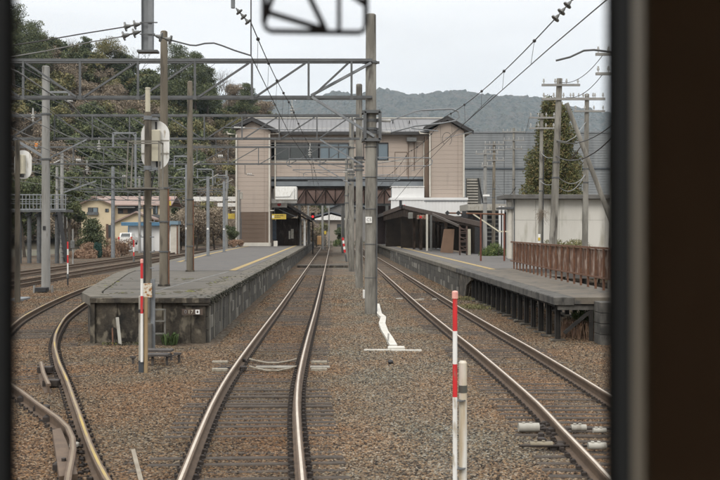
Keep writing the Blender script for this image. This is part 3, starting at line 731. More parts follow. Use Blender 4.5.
# portal 0, whose beam passes above the view
Y0 = 15.5
t = thing('catenary_portal', 'closest portal, of which only two grey drop posts hang into view at the top', 'catenary portal', (6.6, Y0, GZ), 'catenary portals across the tracks')
pole_part(t, 6.6, Y0, GZ, 9.4, .18, conc); pole_part(t, -13.2, Y0, GZ, 9.4, .18, conc)
truss(t, Y0, -13.2, 6.6, 8.35, 7.25, [-13+1.64*k for k in range(12)], -3.2)
x0 = xx(142, Y0); x1 = xx(153, Y0); zb = zz(50.5, Y0)
m = MB(); m.box(x0, x0+.115, Y0-.01, Y0, zb, 8.4); m.box(x0+.115, x1, Y0-.07, Y0+.09, zb, 8.4); m.box(x0, x0+.012, Y0-.07, Y0+.09, zb, 8.4); m.build('drop_post', steel_l, t)
m = MB(); m.box(x0-.07, x1+.09, Y0-.09, Y0+.1, zb-.035, zb-.002); m.build('foot_plate', steel, t)
m = MB(); m.box(x0-.02, x1+.09, Y0-.09, Y0-.075, zz(24,Y0), zz(23,Y0)); m.box(x0-.02, x1+.05, Y0-.09, Y0-.075, zz(35.5,Y0), zz(34.5,Y0)); m.build('strap', steel, t)
xa = xx(233, Y0); m = MB(); m.tube((xa, Y0, zz(8, Y0)), (xa, Y0, 8.3), .035, .035, 8); m.build('drop_post', steel_l, t)
def insulator(parent, p, q, r=.07, n=2, name='insulator'):
    """string of cup-and-disc insulators from p to q"""
    p, q = Vector(p), Vector(q); d = q-p; m = MB()
    m.tube(p, q, r*.22, r*.22, 6)
    for k in range(n):
        a = p+d*((k+.25)/n); b = p+d*((k+.78)/n)
        m.tube(a, b, r*.32, r*.62, 10); m.disc(b, r*1.15, r*.3, d, 12)
    m.build(name, porc_d, parent)
insulator(t, at(142, 23.5, Y0), at(123.5, 27, Y0)); insulator(t, at(142, 31, Y0), at(121.5, 36.5, Y0))
insulator(t, at(153.5, 35, Y0), at(172.5, 40.5, Y0)); insulator(t, at(236, 8, Y0), at(249, 23, Y0), .055, 3)
m = MB(); m.tube(at(251, -40, Y0), at(251, 55.5, Y0), .011, .011, 6); m.build('hanger_rod', wire_m, t)

def porcelain(t, p, q, r=.06, n=6):
    p, q = Vector(p), Vector(q); d = q-p; m = MB(); m.tube(p, q, r*.55, r*.55, 8)
    for k in range(n): m.disc(p+d*((k+.5)/n), r, r*.3, d, 10)
    m.build('insulator', porc, t)
def cantilever(label, x, y, X, zc, zm, z1, z2, sg=1):
    """bracket on a pole carrying the wires of one track: tension rod, bracket tube, register tube, steady arm"""
    t = thing('catenary_bracket', label, 'catenary bracket', (x, y, z2), 'wire brackets on the middle poles')
    r = .17
    for z in (z1, z2):
        m = MB(); clamp(m, x, y, z, r-.01, .09); m.build('clamp', steel, t)
        porcelain(t, (x+sg*(r+.12), y, z), (x+sg*(r+.42), y, z))
        m = MB(); m.tube((x+sg*(r+.02), y, z), (x+sg*(r+.13), y, z), .03, .03, 8); m.build('end_fitting', steel, t)
    m = MB(); e = X+sg*.35
    arc = [(x+sg*(r+.42), y, z2), (X-sg*.9, y, z2+.19), (X-sg*.1, y, z2+.27), (e-sg*.05, y, z2+.34), (e+sg*.08, y, z2+.46), (e+sg*.04, y, z2+.62), (e-sg*.15, y, z2+.70), (X-sg*.7, y, z2+.66)]
    m.path(arc, .024, 8); m.build('bracket_tube', steel_l, t)
    m = MB(); m.path([(x+sg*(r+.42), y, z1), (X-sg*.9, y, z2+.62), (X-sg*.7, y, z2+.66)], .017, 6); m.build('tension_rod', steel_l, t)
    m = MB(); m.tube((x+sg*1.2, y, z2+.12), (X-sg*.2, y, zc+.24), .018, .018, 6); m.tube((X+sg*.8, y, zc+.22), (X, y, zc+.03), .011, .011, 6); m.build('steady_arm', steel_l, t)
    return t
cantilever('wire bracket with J-shaped tube on the thickest middle pole, reaching over the right track', 1.133, Y1, 3.35, 5.05, 5.6, zz(120.6, Y1), zz(132.3, Y1))
def cant2(label, x, y, X, z1, z2, sg):
    t = thing('catenary_bracket', label, 'catenary bracket', (x, y, z2), 'wire brackets on the middle poles'); r = .16
    for z in (z1, z2):
        m = MB(); clamp(m, x, y, z, r-.01, .08); m.build('clamp', steel, t)
        porcelain(t, (x+sg*(r+.1), y, z), (x+sg*(r+.36), y, z), .05)
    m = MB(); m.path([(x+sg*(r+.36),y,z1),(X+sg*.5,y,z1-.02),(X+sg*.62,y,z1-.14),(X+sg*.58,y,z1-.30),(X+sg*.4,y,z1-.36)], .022, 8); m.build('bracket_tube', steel_l, t)
    m = MB(); m.path([(x+sg*(r+.36),y,z2),(X+sg*.35,y,z2+.02)], .018, 8); m.path([(x+sg*.3,y,z2+.03),(X-sg*.1,y,z1+.02)], .016, 6); m.build('strut_tube', steel_l, t)
    m = MB(); m.tube((X+sg*.35,y,z2), (X-sg*.3, y, z2-.2), .011, .011, 6); m.build('steady_arm', steel_l, t)
cant2('wire bracket on the second middle pole over the right track', 1.135, Y2+.8, 3.7, zz(156, 39.6), zz(165, 39.6), 1)
cant2('wire bracket on the second middle pole over the centre track', 1.135, Y2+.8, -1.4, zz(150, 39.6)-.3, zz(163, 39.6)-.25, -1)
cant2('wire bracket on the third middle pole over the right track', 1.13, Y3, 3.5, zz(178, Y3)+.2, zz(184, Y3)+.2, 1)
cant2('wire bracket on the third middle pole over the centre track', 1.13, Y3, -1.2, zz(172, Y3), zz(181, Y3), -1)
# straight middle pole farther on
for (x, y, z1, r, lab) in ((1.12, 76, 8.2, .16, 'fourth middle concrete pole just in front of the bridge'), (1.12, 112, 8, .15, 'middle concrete pole beyond the bridge')):
    t = thing('concrete_pole', lab, 'pole', (x, y, GZ)); pole_part(t, x, y, GZ, z1, r, conc)
    m = MB(); clamp(m, x, y, 5.2, r); clamp(m, x, y, 4.6, r); m.build('clamp', steel, t)

# ---- masts on the left platform
MASTG = 'grey steel masts on the left platform'
for (px, yb, Y, lab, tp) in ((187, 261, 45.6, 'grey steel mast nearest the camera on the left platform', 165), (208, 256, 54.7, 'middle grey steel mast on the left platform', 176.5), (224, 252, 65, 'grey steel mast closest to the pink tower', 181.5)):
    x = xx(px, Y); t = thing('steel_mast', lab, 'mast', (x, Y, PT), MASTG)
    zt_ = zz(tp, Y); m = MB(); m.bbox(x-.085, x+.085, Y-.085, Y+.085, PT, zt_, .015); m.build('shaft', steel_l, t)
    m = MB(); m.bbox(x-.16, x+.16, Y-.16, Y+.16, PT-.01, PT+.03, .006); m.build('base_plate', steel, t)
    zf = zt_+.42; m = MB()
    m.path([(x-.62,Y,zt_-.1),(x-.62,Y,zf),(x+.2,Y,zf),(x+.28,Y,zf-.1),(x+.28,Y,zt_-.5)], .045, 6); m.tube((x-.5,Y,zt_-.25),(x+.28,Y,zt_-.1), .03, .03, 6); m.build('bracket_frame', steel_l, t)
    m = MB(); m.tube((x+.05,Y,zt_-.15),(x+.62,Y,zt_+.15), .03, .03, 6); m.build('arm', white_w, t)
    m = MB(); m.box(x-.06, x+.06, Y-.1, Y-.09, zz(0,1)*0+PT+1.55, PT+1.65); m.build('reflector', white_p, t)
# ---- brown concrete poles on the left platform
for (px, yb, Y, tp, r, lab) in ((190, 271.5, 33.8, 82, .115, 'thin brown concrete pole standing where the asphalt begins'), (164, 286, 24.9, 32, .115, 'brown concrete pole near the front of the left platform')):
    x = xx(px, Y); t = thing('concrete_pole', lab, 'pole', (x, Y, PT)); m = MB()
    z1 = zz(tp, Y); m.tube((x,Y,PT-.05), (x,Y,z1), r*1.12, r*.82, 16); m.sphere((x,Y,z1), r*.8, 0, 10, .5); m.build('pole', conc_b, t, smooth=True)
    m = MB(); m.tube((x+r*1.15, Y-.03, PT), (x+r*1.05, Y-.03, PT+2.6), .025, .025, 6); m.build('conduit', rust_d, t)
    m = MB()
    for z in (PT+.9, PT+1.7, PT+2.6): m.tube((x,Y,z),(x,Y,z+.04), r*1.22, r*1.22, 14)
    m.build('band', steel, t)
    m = MB(); m.tube((x,Y,PT-.01),(x,Y,PT+.05), r*1.5, r*1.4, 14); m.build('collar', plat_dk, t)

# ---- signal pole with oval backboard in front of the platform end
YS = 19.1; xs_ = xx(147.8, YS); sp_ = thing('signal_pole', 'signal on a weathered pole seen from behind: white oval board, cream housing, step irons', 'signal', (xs_, YS, GZ))
m = MB(); m.tube((xs_,YS,GZ-.1), (xs_,YS,zz(205,YS)), .085, .078, 16); m.tube((xs_,YS,zz(205,YS)), (xs_,YS,zz(112,YS)), .074, .066, 16); m.build('pole', conc_b, sp_, smooth=True)
m = MB(); m.tube((xs_,YS,zz(112,YS)), (xs_,YS,zz(89,YS)), .052, .050, 14); m.tube((xs_,YS,zz(89,YS)), (xs_,YS,zz(87.5,YS)), .056, .05, 14); m.build('pole_top', cream_p, sp_, smooth=True)
m = MB(); m.tube((xs_,YS,zz(120,YS)), (xs_,YS,zz(116,YS)), .085, .085, 14); m.box(xs_-.02, xs_+.2, YS-.02, YS+.14, zz(120,YS), zz(117.5,YS)); m.tube((xs_,YS,zz(170,YS)), (xs_,YS,zz(166,YS)), .085, .085, 14); m.box(xs_-.02, xs_+.2, YS-.02, YS+.14, zz(170,YS), zz(167.5,YS)); m.build('clamp', steel_l, sp_)
YO = YS+.15; cx_, cz_ = xx(155.3, YO), zz(145.2, YO); hw, hh = 14.2/F*YO, 24.8/F*YO; ol = []
for k in range(32):
    a = 2*math.pi*k/32; dx = hw*math.cos(a); dz = hw*math.sin(a)+(hh-hw)*(1 if math.sin(a) >= 0 else -1); ol.append((cx_+dx, cz_+dz))
m = MB(); m.prism(ol, 'y', YO, YO+.015); m.build('backboard', white_p, sp_)
m = MB()
for k in (-.17, .1): m.box(cx_-hw*.97, cx_+hw*.97, YO-.012, YO, cz_+k-.012, cz_+k+.012)
m.build('board_stiffener', white_w, sp_)
m = MB(); m.bbox(xx(151,YS), xx(159.5,YS), YS+.0, YS+.135, zz(161,YS), zz(129.5,YS), .015); m.build('signal_housing', cream_p, sp_)
m = MB(); m.tube((xx(155,YS),YS+.12,zz(121,YS)), (xx(155,YS),YS+.12,zz(129,YS)), .02, .02, 8); m.tube((xx(157,YS),YS+.12,zz(161,YS)), (xx(157,YS),YS+.12,zz(166,YS)), .05, .045, 10); m.build('housing_fitting', steel_d, sp_)
m = MB(); m.path([at(158,165,YS), at(155.5,170,YS), at(153,178,YS), at(151.3,190,YS), at(150.6,205,YS), at(150.9,240,YS)], .014, 6); m.build('cable', black_p, sp_)
m = MB()                                                         # maintenance cage
for a, b in (((134,143.8),(164.2,143.8)), ((134.2,143.8),(132.2,189.5)), ((163.8,143.8),(163.8,189.5)), ((131.5,189.3),(164.5,189.3))):
    p, q = at(*a, YS), at(*b, YS); p.y = q.y = YS-.12; m.beam(p, q, .028, .028)
    p, q = p.copy(), q.copy(); p.y = q.y = YS-.55; m.beam(p, q, .024, .024)
for a in ((134,143.8),(164,143.8),(132,189.3),(164.2,189.3)):
    p = at(*a, YS); m.beam((p.x, YS-.12, p.z), (p.x, YS-.55, p.z), .024, .024)
m.build('cage_frame', M('weathered_beige_steel', (.33,.31,.26), (.22,.205,.175), 5, .7, .1), sp_)
m = MB(); m.box(xs_-.30, xs_+.27, YS-.54, YS-.10, zz(190.6,YS), zz(189.9,YS)); m.build('cage_floor', steel, sp_)
for i, py in enumerate((171, 189, 208, 222, 237, 252, 268)):
    z = zz(py, YS); m = MB(); m.tube((xs_-.13,YS-.05,z), (xs_+.14,YS-.05,z), .012, .012, 6)
    m.tube((xs_+(.14 if i % 2 else -.13),YS-.05,z), (xs_+(.14 if i % 2 else -.13),YS-.05,z+.04), .012, .012, 6); m.build('step_iron', steel_l, sp_)
m = MB(); m.box(xx(144.4,YS), xx(146,YS), YS-.105, YS-.085, zz(300,YS), zz(205,YS)); m.build('dark_duct', black_p, sp_)
m = MB(); m.bbox(xx(144,YS), xx(153,YS), YS-.13, YS-.09, zz(297,YS), zz(283,YS), .006); m.build('marking_plate', M('peeling_plate', (.62,.58,.50), (.5,.44,.33), 12, .7, .1, c3=(.28,.13,.04), s3=20, t3=.55), sp_)
m = MB(); m.box(xx(151,YS), xx(155,YS), YS-.05, YS+.02, zz(350,YS), zz(279,YS)); m.build('conduit', steel_l, sp_)
m = MB(); m.bbox(xx(144.6,YS), xx(153,YS), YS-.16, YS-.06, zz(349,YS), zz(323,YS), .01); m.bbox(xx(145,YS), xx(151,YS), YS-.16, YS-.08, zz(317,YS), zz(298,YS), .01); m.build('junction_box', M('greyed_box', (.20,.19,.165), (.13,.12,.105), 8, .8, .1), sp_)
# second signal far left
YT = 32.; xt = xx(17.5, YT); s2 = thing('signal_pole', 'second signal at the left window edge with a smaller white oval board', 'signal', (xt, YT, GZ))
m = MB(); m.tube((xt,YT,GZ-.1), (xt,YT,zz(140,YT)), .10, .08, 14); m.build('pole', conc_b, s2, smooth=True)
cx_, cz_ = xx(20.5, YT), zz(164, YT); hw, hh = 8.8/F*YT, 14.6/F*YT; ol = []
for k in range(32):
    a = 2*math.pi*k/32; ol.append((cx_+hw*math.cos(a), cz_+hw*math.sin(a)+(hh-hw)*(1 if math.sin(a) >= 0 else -1)))
m = MB(); m.prism(ol, 'y', YT+.26, YT+.275); m.build('backboard', white_p, s2)
m = MB(); m.bbox(xx(18.6,YT), xx(23.4,YT), YT+.02, YT+.25, zz(173.5,YT), zz(154.5,YT), .015); m.build('signal_housing', cream_p, s2)
m = MB(); m.box(xx(19.5,YT), xx(22,YT), YT+.05, YT+.2, zz(177,YT), zz(174,YT)); m.build('housing_fitting', steel_d, s2)

# lone poles in the yard
for (px, yb, Y, tp, r, lab, mt) in ((62, 263, 71, 153, .15, 'pale concrete pole at the end of the footbridge', conc_l), (38, 262, 74, 236, .05, 'thin pipe under the footbridge', steel)):
    x = xx(px, Y); t = thing('concrete_pole', lab, 'pole', (x, Y, -.3)); m = MB(); m.tube((x,Y,-.35), (x,Y,zz(tp,Y)), r, r*.85, 14); m.build('pole', mt, t, smooth=True)
    if r > .1:
        m = MB(); clamp(m, x, Y, zz(178, Y), r); m.beam((x,Y,zz(193,Y)), (x+2.6,Y,zz(181,Y)), .1); m.build('bracket_arm', steel_l, t)
        porcelain(t, (x-.6,Y,zz(163,Y)), (x-.1,Y,zz(160,Y)), .08, 4)

# ================================================================ WIRES
def wire(label, pts, r=.009, mat=None, sag=0., cat='overhead wire', group='overhead wires', clamps=None):
    P = [Vector(p) for p in pts]; Q = []
    for a, b in zip(P, P[1:]):
        n = max(12, int((b-a).length/1.2)) if sag or len(P) < 3 else 4
        for k in range(n):
            u = k/n; p = a.lerp(b, u); p.z -= sag*4*u*(1-u); Q.append(p)
    Q.append(P[-1]); m = MB(); m.path(Q, r, 5)
    if clamps:
        t = thing('overhead_wire', label, cat, tuple(P[0]), group); m.build('wire', mat or wire_m, t)
        for (p, q, rr) in clamps:
            c = MB()
            if q is not None: c.tube(p, q, .004, .004, 4)
            c.sphere(p, rr, 0, 8); c.build('dropper', wire_m, t)
        return t
    o = m.build('overhead_wire', mat or wire_m); tag(o, label, cat, group); return o
# centre track
def cat_pair(track_name, pts_c, pts_m, sag=.25, rr=.05, first=1):
    cl = []
    off = len(pts_c)-len(pts_m)
    for (a, b), (c, d) in zip(list(zip(pts_c, pts_c[1:]))[off:], zip(pts_m, pts_m[1:])):
        a, b, c, d = map(Vector, (a, b, c, d)); n = 5
        for k in range(n):
            u = (k+.5)/n; p = c.lerp(d, u); p.z -= sag*4*u*(1-u); q = a.lerp(b, u); cl.append((p, q, rr))
    wire('contact wire of '+track_name, pts_c, .0085, wire_m)
    wire('messenger wire with droppers above '+track_name, pts_m, .0095, wire_m, sag, clamps=cl)
cat_pair('the centre track', [(-1.37,15.5,5.23),(-1.3,Y1,5.2),(-.95,Y2+.8,5.15),(-1.2,Y3,5.1),(-1.0,78,5.05),(-1.1,140,5)],
         [(-1.36,15.5,5.76),(-1.25,Y1,6.05),(-1.0,Y2+.8,6.0),(-1.1,Y3,5.9),(-1.05,78,5.8),(-1.1,140,5.7)], .10, .036)
cat_pair('the right track', [(3.28,5,5.08),(3.28,14.1,5.07),(3.4,Y1,5.05),(3.2,Y2+.8,5.0),(3.4,Y3,4.98),(3.3,78,4.95),(3.3,140,4.9)],
         [(3.35,14.1,5.5),(3.35,Y1,5.72),(3.3,Y2+.8,5.75),(3.35,Y3,5.7),(3.3,78,5.7),(3.3,140,5.6)], .16, .032)
for nm, X in (('the curving track left of the platform', -10.4), ('the nearer yard track', -14.2), ('the farther yard track', -17.5)):
    wire('contact wire of '+nm, [(X+2, 8, 5.3),(X,Y2-.2,5.1),(X,Y3,5.1),(X-.2,Y4,5.0),(X-.2,130,5.)], .014, wire_l)
    wire('messenger wire of '+nm, [(X+2, 8, 6.5),(X,Y2-.2,6.0),(X,Y3,5.95),(X-.2,Y4,5.8),(X-.2,130,5.8)], .014, wire_l, .3)
# registration arm of the closest portal
m = MB(); m.path([at(172.5,40.5,Y0), at(190,45,Y0), at(196,45.4,Y0), at(205,43.3,Y0), at(214,43,Y0), at(222,45.5,Y0), at(235,50.5,Y0), at(251,55.5,Y0)], .014, 6)
tag(m.build('steady_arm', steel), 'bowed steady arm and wire from the left drop post to the hanging rod', 'steady arm')
m = MB(); m.tube(at(195,45.3,Y0), at(199,44.3,Y0), .028, .028, 6)
wire('upper span wire leaving the closest drop post to the left', [at(123.5,27,Y0), at(80,34,Y0), at(40,41,Y0), at(-20,50,Y0)], .011)
wire('lower span wire leaving the closest drop post to the left', [at(121.5,36.5,Y0), at(90,42,Y0), at(45,51,Y0), at(-20,62,Y0)], .011, wire_l)
# left feeder crossing the view
wire('pale feeder wire swinging down past the pale concrete pole', [at(-10,60,22), at(18,72,24), at(48,92,28), at(70,103,32), at(84,118,38), at(112,140,48), at(140,160,62), at(170,176,80)], .022, wire_l)
wire('second pale feeder wire lower at the left', [at(-8,118,30), at(18,131,34), at(37,139,38)], .018, wire_l)
wire('pale yard wire drooping behind the pale pole', [at(40,118,44), at(60,132,50), at(88,148,58), at(130,162,72), at(160,172,90)], .02, wire_l)
# right top: messenger end with insulator, arm with drop
t = thing('strain_insulator', 'dark strain insulator string hanging at the upper right', 'insulator', tuple(at(572,0,13)))
insulator(t, at(572,0,13), at(554,20,13), .055, 3)
m = MB(); m.path([at(578,-20,13), at(572,0,13)], .02, 6); m.build('fitting', steel_d, t)
m = MB(); m.path([at(556,60.5,17), at(570,57,17), at(584,50.5,17), at(594,49.8,17), at(612,52,17), at(640,56,17)], .02, 6)
tag(m.build('steady_arm', steel), 'curved grey steady arm entering from the right window edge', 'steady arm')
wire('wire from the right tower loop to the third pole', [at(493,95,60), at(462,126,66), at(431,158,72), at(395,200,80)], .016)
m = MB(); m.path([at(447,125,74)+Vector((.75*math.sin(a)*.5, 0, -1.1+.75*math.cos(a)*.7)) for a in np.linspace(-2.6, 2.6, 14)], .02, 5)
tag(m.build('wire_loop', wire_m), 'loop of dark wire in front of the right pink tower', 'wire')
# wires between the middle poles and top fittings
t = thing('pin_insulator', 'white pin insulator standing on the second portal beam', 'insulator', tuple(at(292,117,Y2)))
m = MB(); m.tube(at(292,120,Y2), at(292,98,Y2), .02, .015, 6)
for py, r in ((116,.11),(113,.085),(110,.1),(107,.07)): m.disc(at(292,py,Y2), r, .05, (0,0,1), 10)
m.build('insulator', porc, t)
def hang_ins(lab, px, py, Y, n=3):
    t = thing('hanging_insulator', lab, 'insulator', tuple(at(px, py, Y))); m = MB(); p = at(px, py, Y); s = Y/F
    m.tube(p+Vector((0,0,5*s)), p-Vector((0,0,9*s)), .03, .03, 6)
    for k in range(n): m.disc(p-Vector((0,0,(2+2.4*k)*s)), 1.8*s, 1.0*s, (0,0,1), 10)
    m.build('insulator', porc, t)
hang_ins('white hanging insulator in front of the bridge windows', 310, 148, 50, 3)
hang_ins('white hanging insulator left of the square bracket frame', 99, 142, 50, 3)
hang_ins('white hanging insulator under the third portal at left', 87, 165, 57, 2)
hang_ins('white insulator pair near the second signal', 33, 113, 36, 2)
# white strain insulator across the tower gable
t = thing('strain_insulator', 'white strain insulator and rod across the left tower gable', 'insulator', tuple(at(227,127.5,Y3)))
porcelain(t, at(234,127.5,Y3), at(245,127.8,Y3), .075, 6)
m = MB(); m.path([at(222,127.5,Y3), at(234,127.5,Y3)], .02, 6); m.path([at(245,128,Y3), at(279,129.3,Y3), at(318,129.6,Y3)], .028, 6); m.build('rod', steel_l, t)
t = thing('strain_insulator', 'white strain insulator below the first beam beside the thickest pole', 'insulator', tuple(at(340,61,Y1)))
m = MB(); m.path([at(250,60.3,Y1), at(340,61,Y1), at(362,60,Y1)], .008, 5); m.tube(at(349,61,Y1), at(361,60.2,Y1), .025, .025, 6)
for k in range(4): m.disc(at(350+3*k,60.9-.2*k,Y1), .05, .03, (1,0,0), 8)
m.build('rod', steel_d, t)
# square bracket frame hanging on the second beam
t = thing('square_hanger', 'pale square tube frame hooked over the second beam', 'bracket', tuple(at(124,140,Y2)))
m = MB(); 
for a, b in (((113,133),(136,133)),((113.2,133),(113.2,147)),((135.6,133),(135.6,189))): m.beam(at(*a,Y2-.6), at(*b,Y2-.6), .075)
m.build('frame', steel_l, t); m = MB(); m.beam(at(113,136,Y2-.6), at(117,133,Y2-.6), .05); m.beam(at(132,133,Y2-.6), at(135.6,137,Y2-.6), .05); m.build('corner_brace', steel_l, t)
t = thing('pole_arm', 'pale bent arm clamped to the pale concrete pole', 'bracket', tuple(at(46,92,38)))
m = MB(); m.beam(at(46,92,38.4), at(68.5,92,38.4), .08); m.beam(at(69,91.6,38.4), at(69.5,99,38.4), .06); m.build('arm', steel_l, t)
m = MB(); m.disc(at(70,101,38.4), .12, .05, (0,0,1), 10); m.build('insulator', porc, t)
t = thing('beacon_lamp', 'small orange lamp under the left portal span', 'lamp', tuple(at(36.3,144,42)))
m = MB(); m.tube(at(36.3,146.5,42), at(36.3,143.2,42), .075, .07, 10); m.build('lens', orange_p, t); m = MB(); m.tube(at(36.3,148.5,42), at(36.3,146.5,42), .05, .06, 10); m.build('holder', porc, t)

for i, (pts, lab) in enumerate((
    ([at(20,97,26), at(47,108,36), at(96,146,52), at(150,170,70)], 'thin pale wire dropping from the left edge past the pale pole'),
    ([at(12,84,24), at(60,103,34), at(130,142,52), at(176,171,66)], 'thin wire crossing diagonally under the first beam'),
    ([at(60,154,66), at(110,168,78), at(180,184,95), at(232,193,110)], 'thin wire from the pole by the walkway towards the far portals'),
    ([at(18,175,45), at(62,182,60), at(125,196,85), at(185,206,105)], 'low thin wire over the walkway railing'),
    ([at(75,118,38), at(150,150,52), at(205,172,66), at(236,186,78)], 'thin wire passing behind the oval signal board'),
    ([at(20,66,22), at(80,98,30), at(168,148,50), at(224,178,70)], 'long diagonal wire from the upper left to the masts'))):
    wire(lab, pts, .012, wire_l if i % 2 == 0 else wire_m)
for i, (px0, px1, py, Y, lab) in enumerate(((18, 352, 159.5, 55, 'thin level span wire just above the third beam bottom chord'), (60, 226, 171, 80, 'thin level span wire between third and fourth beams'), (66, 222, 184, 95, 'thin level span wire among the far portals'), (50, 358, 143.5, 40.8, 'thin level span wire under the second beam'))):
    wire(lab, [at(px0,py,Y), at((px0+px1)/2,py+2,Y), at(px1,py-.5,Y)], .011, wire_l)
for i, (px, Y, z0, z1) in enumerate(((74, Y2, 147, 160), (150, Y2, 140, 158), (216, Y2, 140, 156), (120, Y3, 165, 176), (182, Y3, 165, 178), (245, Y3, 165, 174), (95, Y4, 190, 199), (200, Y4, 190, 200))):
    t = thing('hanging_insulator', 'small white insulator hanging %s' % ('under the second beam right of the pale pole','under the second beam near the signal board','under the second beam left of the tower','under the third beam left of the signal','under the third beam behind the brown pole','under the third beam before the tower','under the yard portal at its left','under the yard portal at its right')[i], 'insulator', tuple(at(px, z0, Y)))
    m = MB(); m.tube(at(px,z0,Y), at(px,z1,Y), .018, .018, 6); m.tube(at(px,z1,Y), at(px+9,z1+1.5,Y), .018, .018, 6); m.build('drop_rod', steel, t)
    m = MB()
    for k in range(3): m.disc(at(px+3+1.6*k,z1+.4,Y), .075, .04, (1,0,0), 8)
    m.build('insulator', porc, t)
# ================================================================ STATION BUILDING
YB = 90.0
def siding_mat(name, a, b, c): return M(name, a, b, .9, .75, .05, 8, c3=c, s3=1.6, t3=.65, wobble=.8, streak=7)
seam_m = M('joint_sealant', (.36,.29,.245), (.30,.245,.21), 2, .7, 0)
pink = siding_mat('pink_beige_siding', (.52,.43,.362), (.49,.408,.342), (.44,.37,.315))
brown_w = siding_mat('brown_siding', (.22,.15,.105), (.19,.13,.092), (.16,.11,.08))
trim_w = M('cream_trim', (.60,.57,.50), (.50,.47,.41), 2, .6, 0)
fascia = M('charcoal_fascia', (.050,.047,.046), (.035,.033,.033), 2, .6, .05)
roof_g = M('grey_metal_roof', (.215,.215,.22), (.175,.175,.18), .6, .5, .05, 8)
girder_m = M('girder_blue_grey', (.25,.28,.30), (.19,.21,.23), 1, .6, .05)
sb = thing('station_building', 'pink-beige overbridge station with two gabled towers joined across the tracks', 'station', (1, YB, PT))
def siding(parent, x0, x1, y, z0, z1, mat, h=.42, name='wall', face='y', batten=True):
    """horizontal lapped boards, each course with its own shadow gap; joined because each is under 10 px"""
    m = MB(); z = z0
    m.box(x0, x1, y+.05, y+.2, z0, z1)
    while z < z1-.01:
        zt_ = min(z+h-.012, z1); m.add([(x0,y+.012,z),(x1,y+.012,z),(x1,y+.018,zt_),(x0,y+.018,zt_),(x0,y+.05,z),(x1,y+.05,z),(x1,y+.05,zt_),(x0,y+.05,zt_)],
            [(0,1,2,3),(0,4,5,1),(3,2,6,7),(0,3,7,4),(1,5,6,2)]); z += h
    o = m.build(name, mat, parent); k_ = 1; z_ = MB()
    while x0+2.73*k_ < x1-.4: z_.box(x0+2.73*k_, x0+2.73*k_+.03, y+.002, y+.03, z0, z1); k_ += 1
    if z_.v: z_.build('joint_strip', seam_m, parent)
    return o
def bx_(px): return xx(px, YB)
def bz_(py): return zz(py, YB)
def tower(px0, px1, apex, eaveL, eaveR, zbot, base=None):
    x0, x1 = bx_(px0), bx_(px1); ze = bz_(131)
    if base: siding(sb, x0, x1, YB, bz_(base), ze, pink); siding(sb, x0+.1, x1, YB+.02, zbot, bz_(base)-.01, brown_w, .42, 'base_wall')
    else: siding(sb, x0, x1, YB, zbot, ze, pink)
    ax, az_ = bx_(apex[0]), bz_(apex[1]); lx_, lz = bx_(eaveL[0]), bz_(eaveL[1]); rx, rz = bx_(eaveR[0]), bz_(eaveR[1])
    m = MB(); m.prism([(x0,ze),(x1,ze),(ax,az_-.35)], 'y', YB+.01, YB+.12); m.build('gable_wall', pink, sb)
    for (ex, ez, s_) in ((lx_, lz, 1), (rx, rz, -1)):
        m = MB(); m.prism([(ex,ez),(ax,az_),(ax,az_-.36),(ex,ez-.30)], 'y', YB-.55, YB-.45); m.build('barge_board', fascia, sb)
        m = MB(); m.prism([(ex,ez+.06),(ax,az_+.06),(ax,az_),(ex,ez)], 'y', YB-.6, YB+7); m.build('gable_roof', roof_g, sb)
    m = MB(); m.box(x0, x0+.15, YB+.2, YB+7, zbot, ze); m.box(x1-.15, x1, YB+.2, YB+7, zbot, ze); m.box(x0, x1, YB+6.9, YB+7, zbot, ze); m.build('side_wall', pink, sb)
tower(236, 270.5, (252.5,117.8), (232,127.2), (278,130.5), PT, 212)
tower(429.5, 464, (447,116.8), (424,127.5), (473,131.5), bz_(198))
m = MB(); m.bbox(bx_(240), bx_(271), YB-.12, YB+.1, PT, PT+.34, .02); m.build('plinth', trim_w, sb)
def pipe(px, py0, py1, hook=None, r=.085, y=YB-.14):
    m = MB(); pts = [(bx_(px), y, bz_(py1)), (bx_(px), y, bz_(py0))]
    if hook: pts += [(bx_(hook), y, bz_(py0-.6)), (bx_(hook)+(-.1 if hook < px else .1), y, bz_(py0-3))]
    m.path(pts, r, 8); m.build('drain_pipe', trim_w, sb)
pipe(236.5, 134.5, 247, 228); pipe(269.5, 134.3, 247, 279); pipe(274.7, 136, 199, None, .07, YB+.7)
pipe(429.8, 134, 197, 420); pipe(463.6, 134, 197, 471); pipe(424.5, 141, 196, 409, .05, YB+.6)
for px, s_ in ((236.5, -1), (269.5, 1)):
    m = MB(); m.box(bx_(px)-.1, bx_(px)+s_*.45, YB-.2, YB-.1, bz_(211), bz_(210)); m.build('pipe_bracket', trim_w, sb)
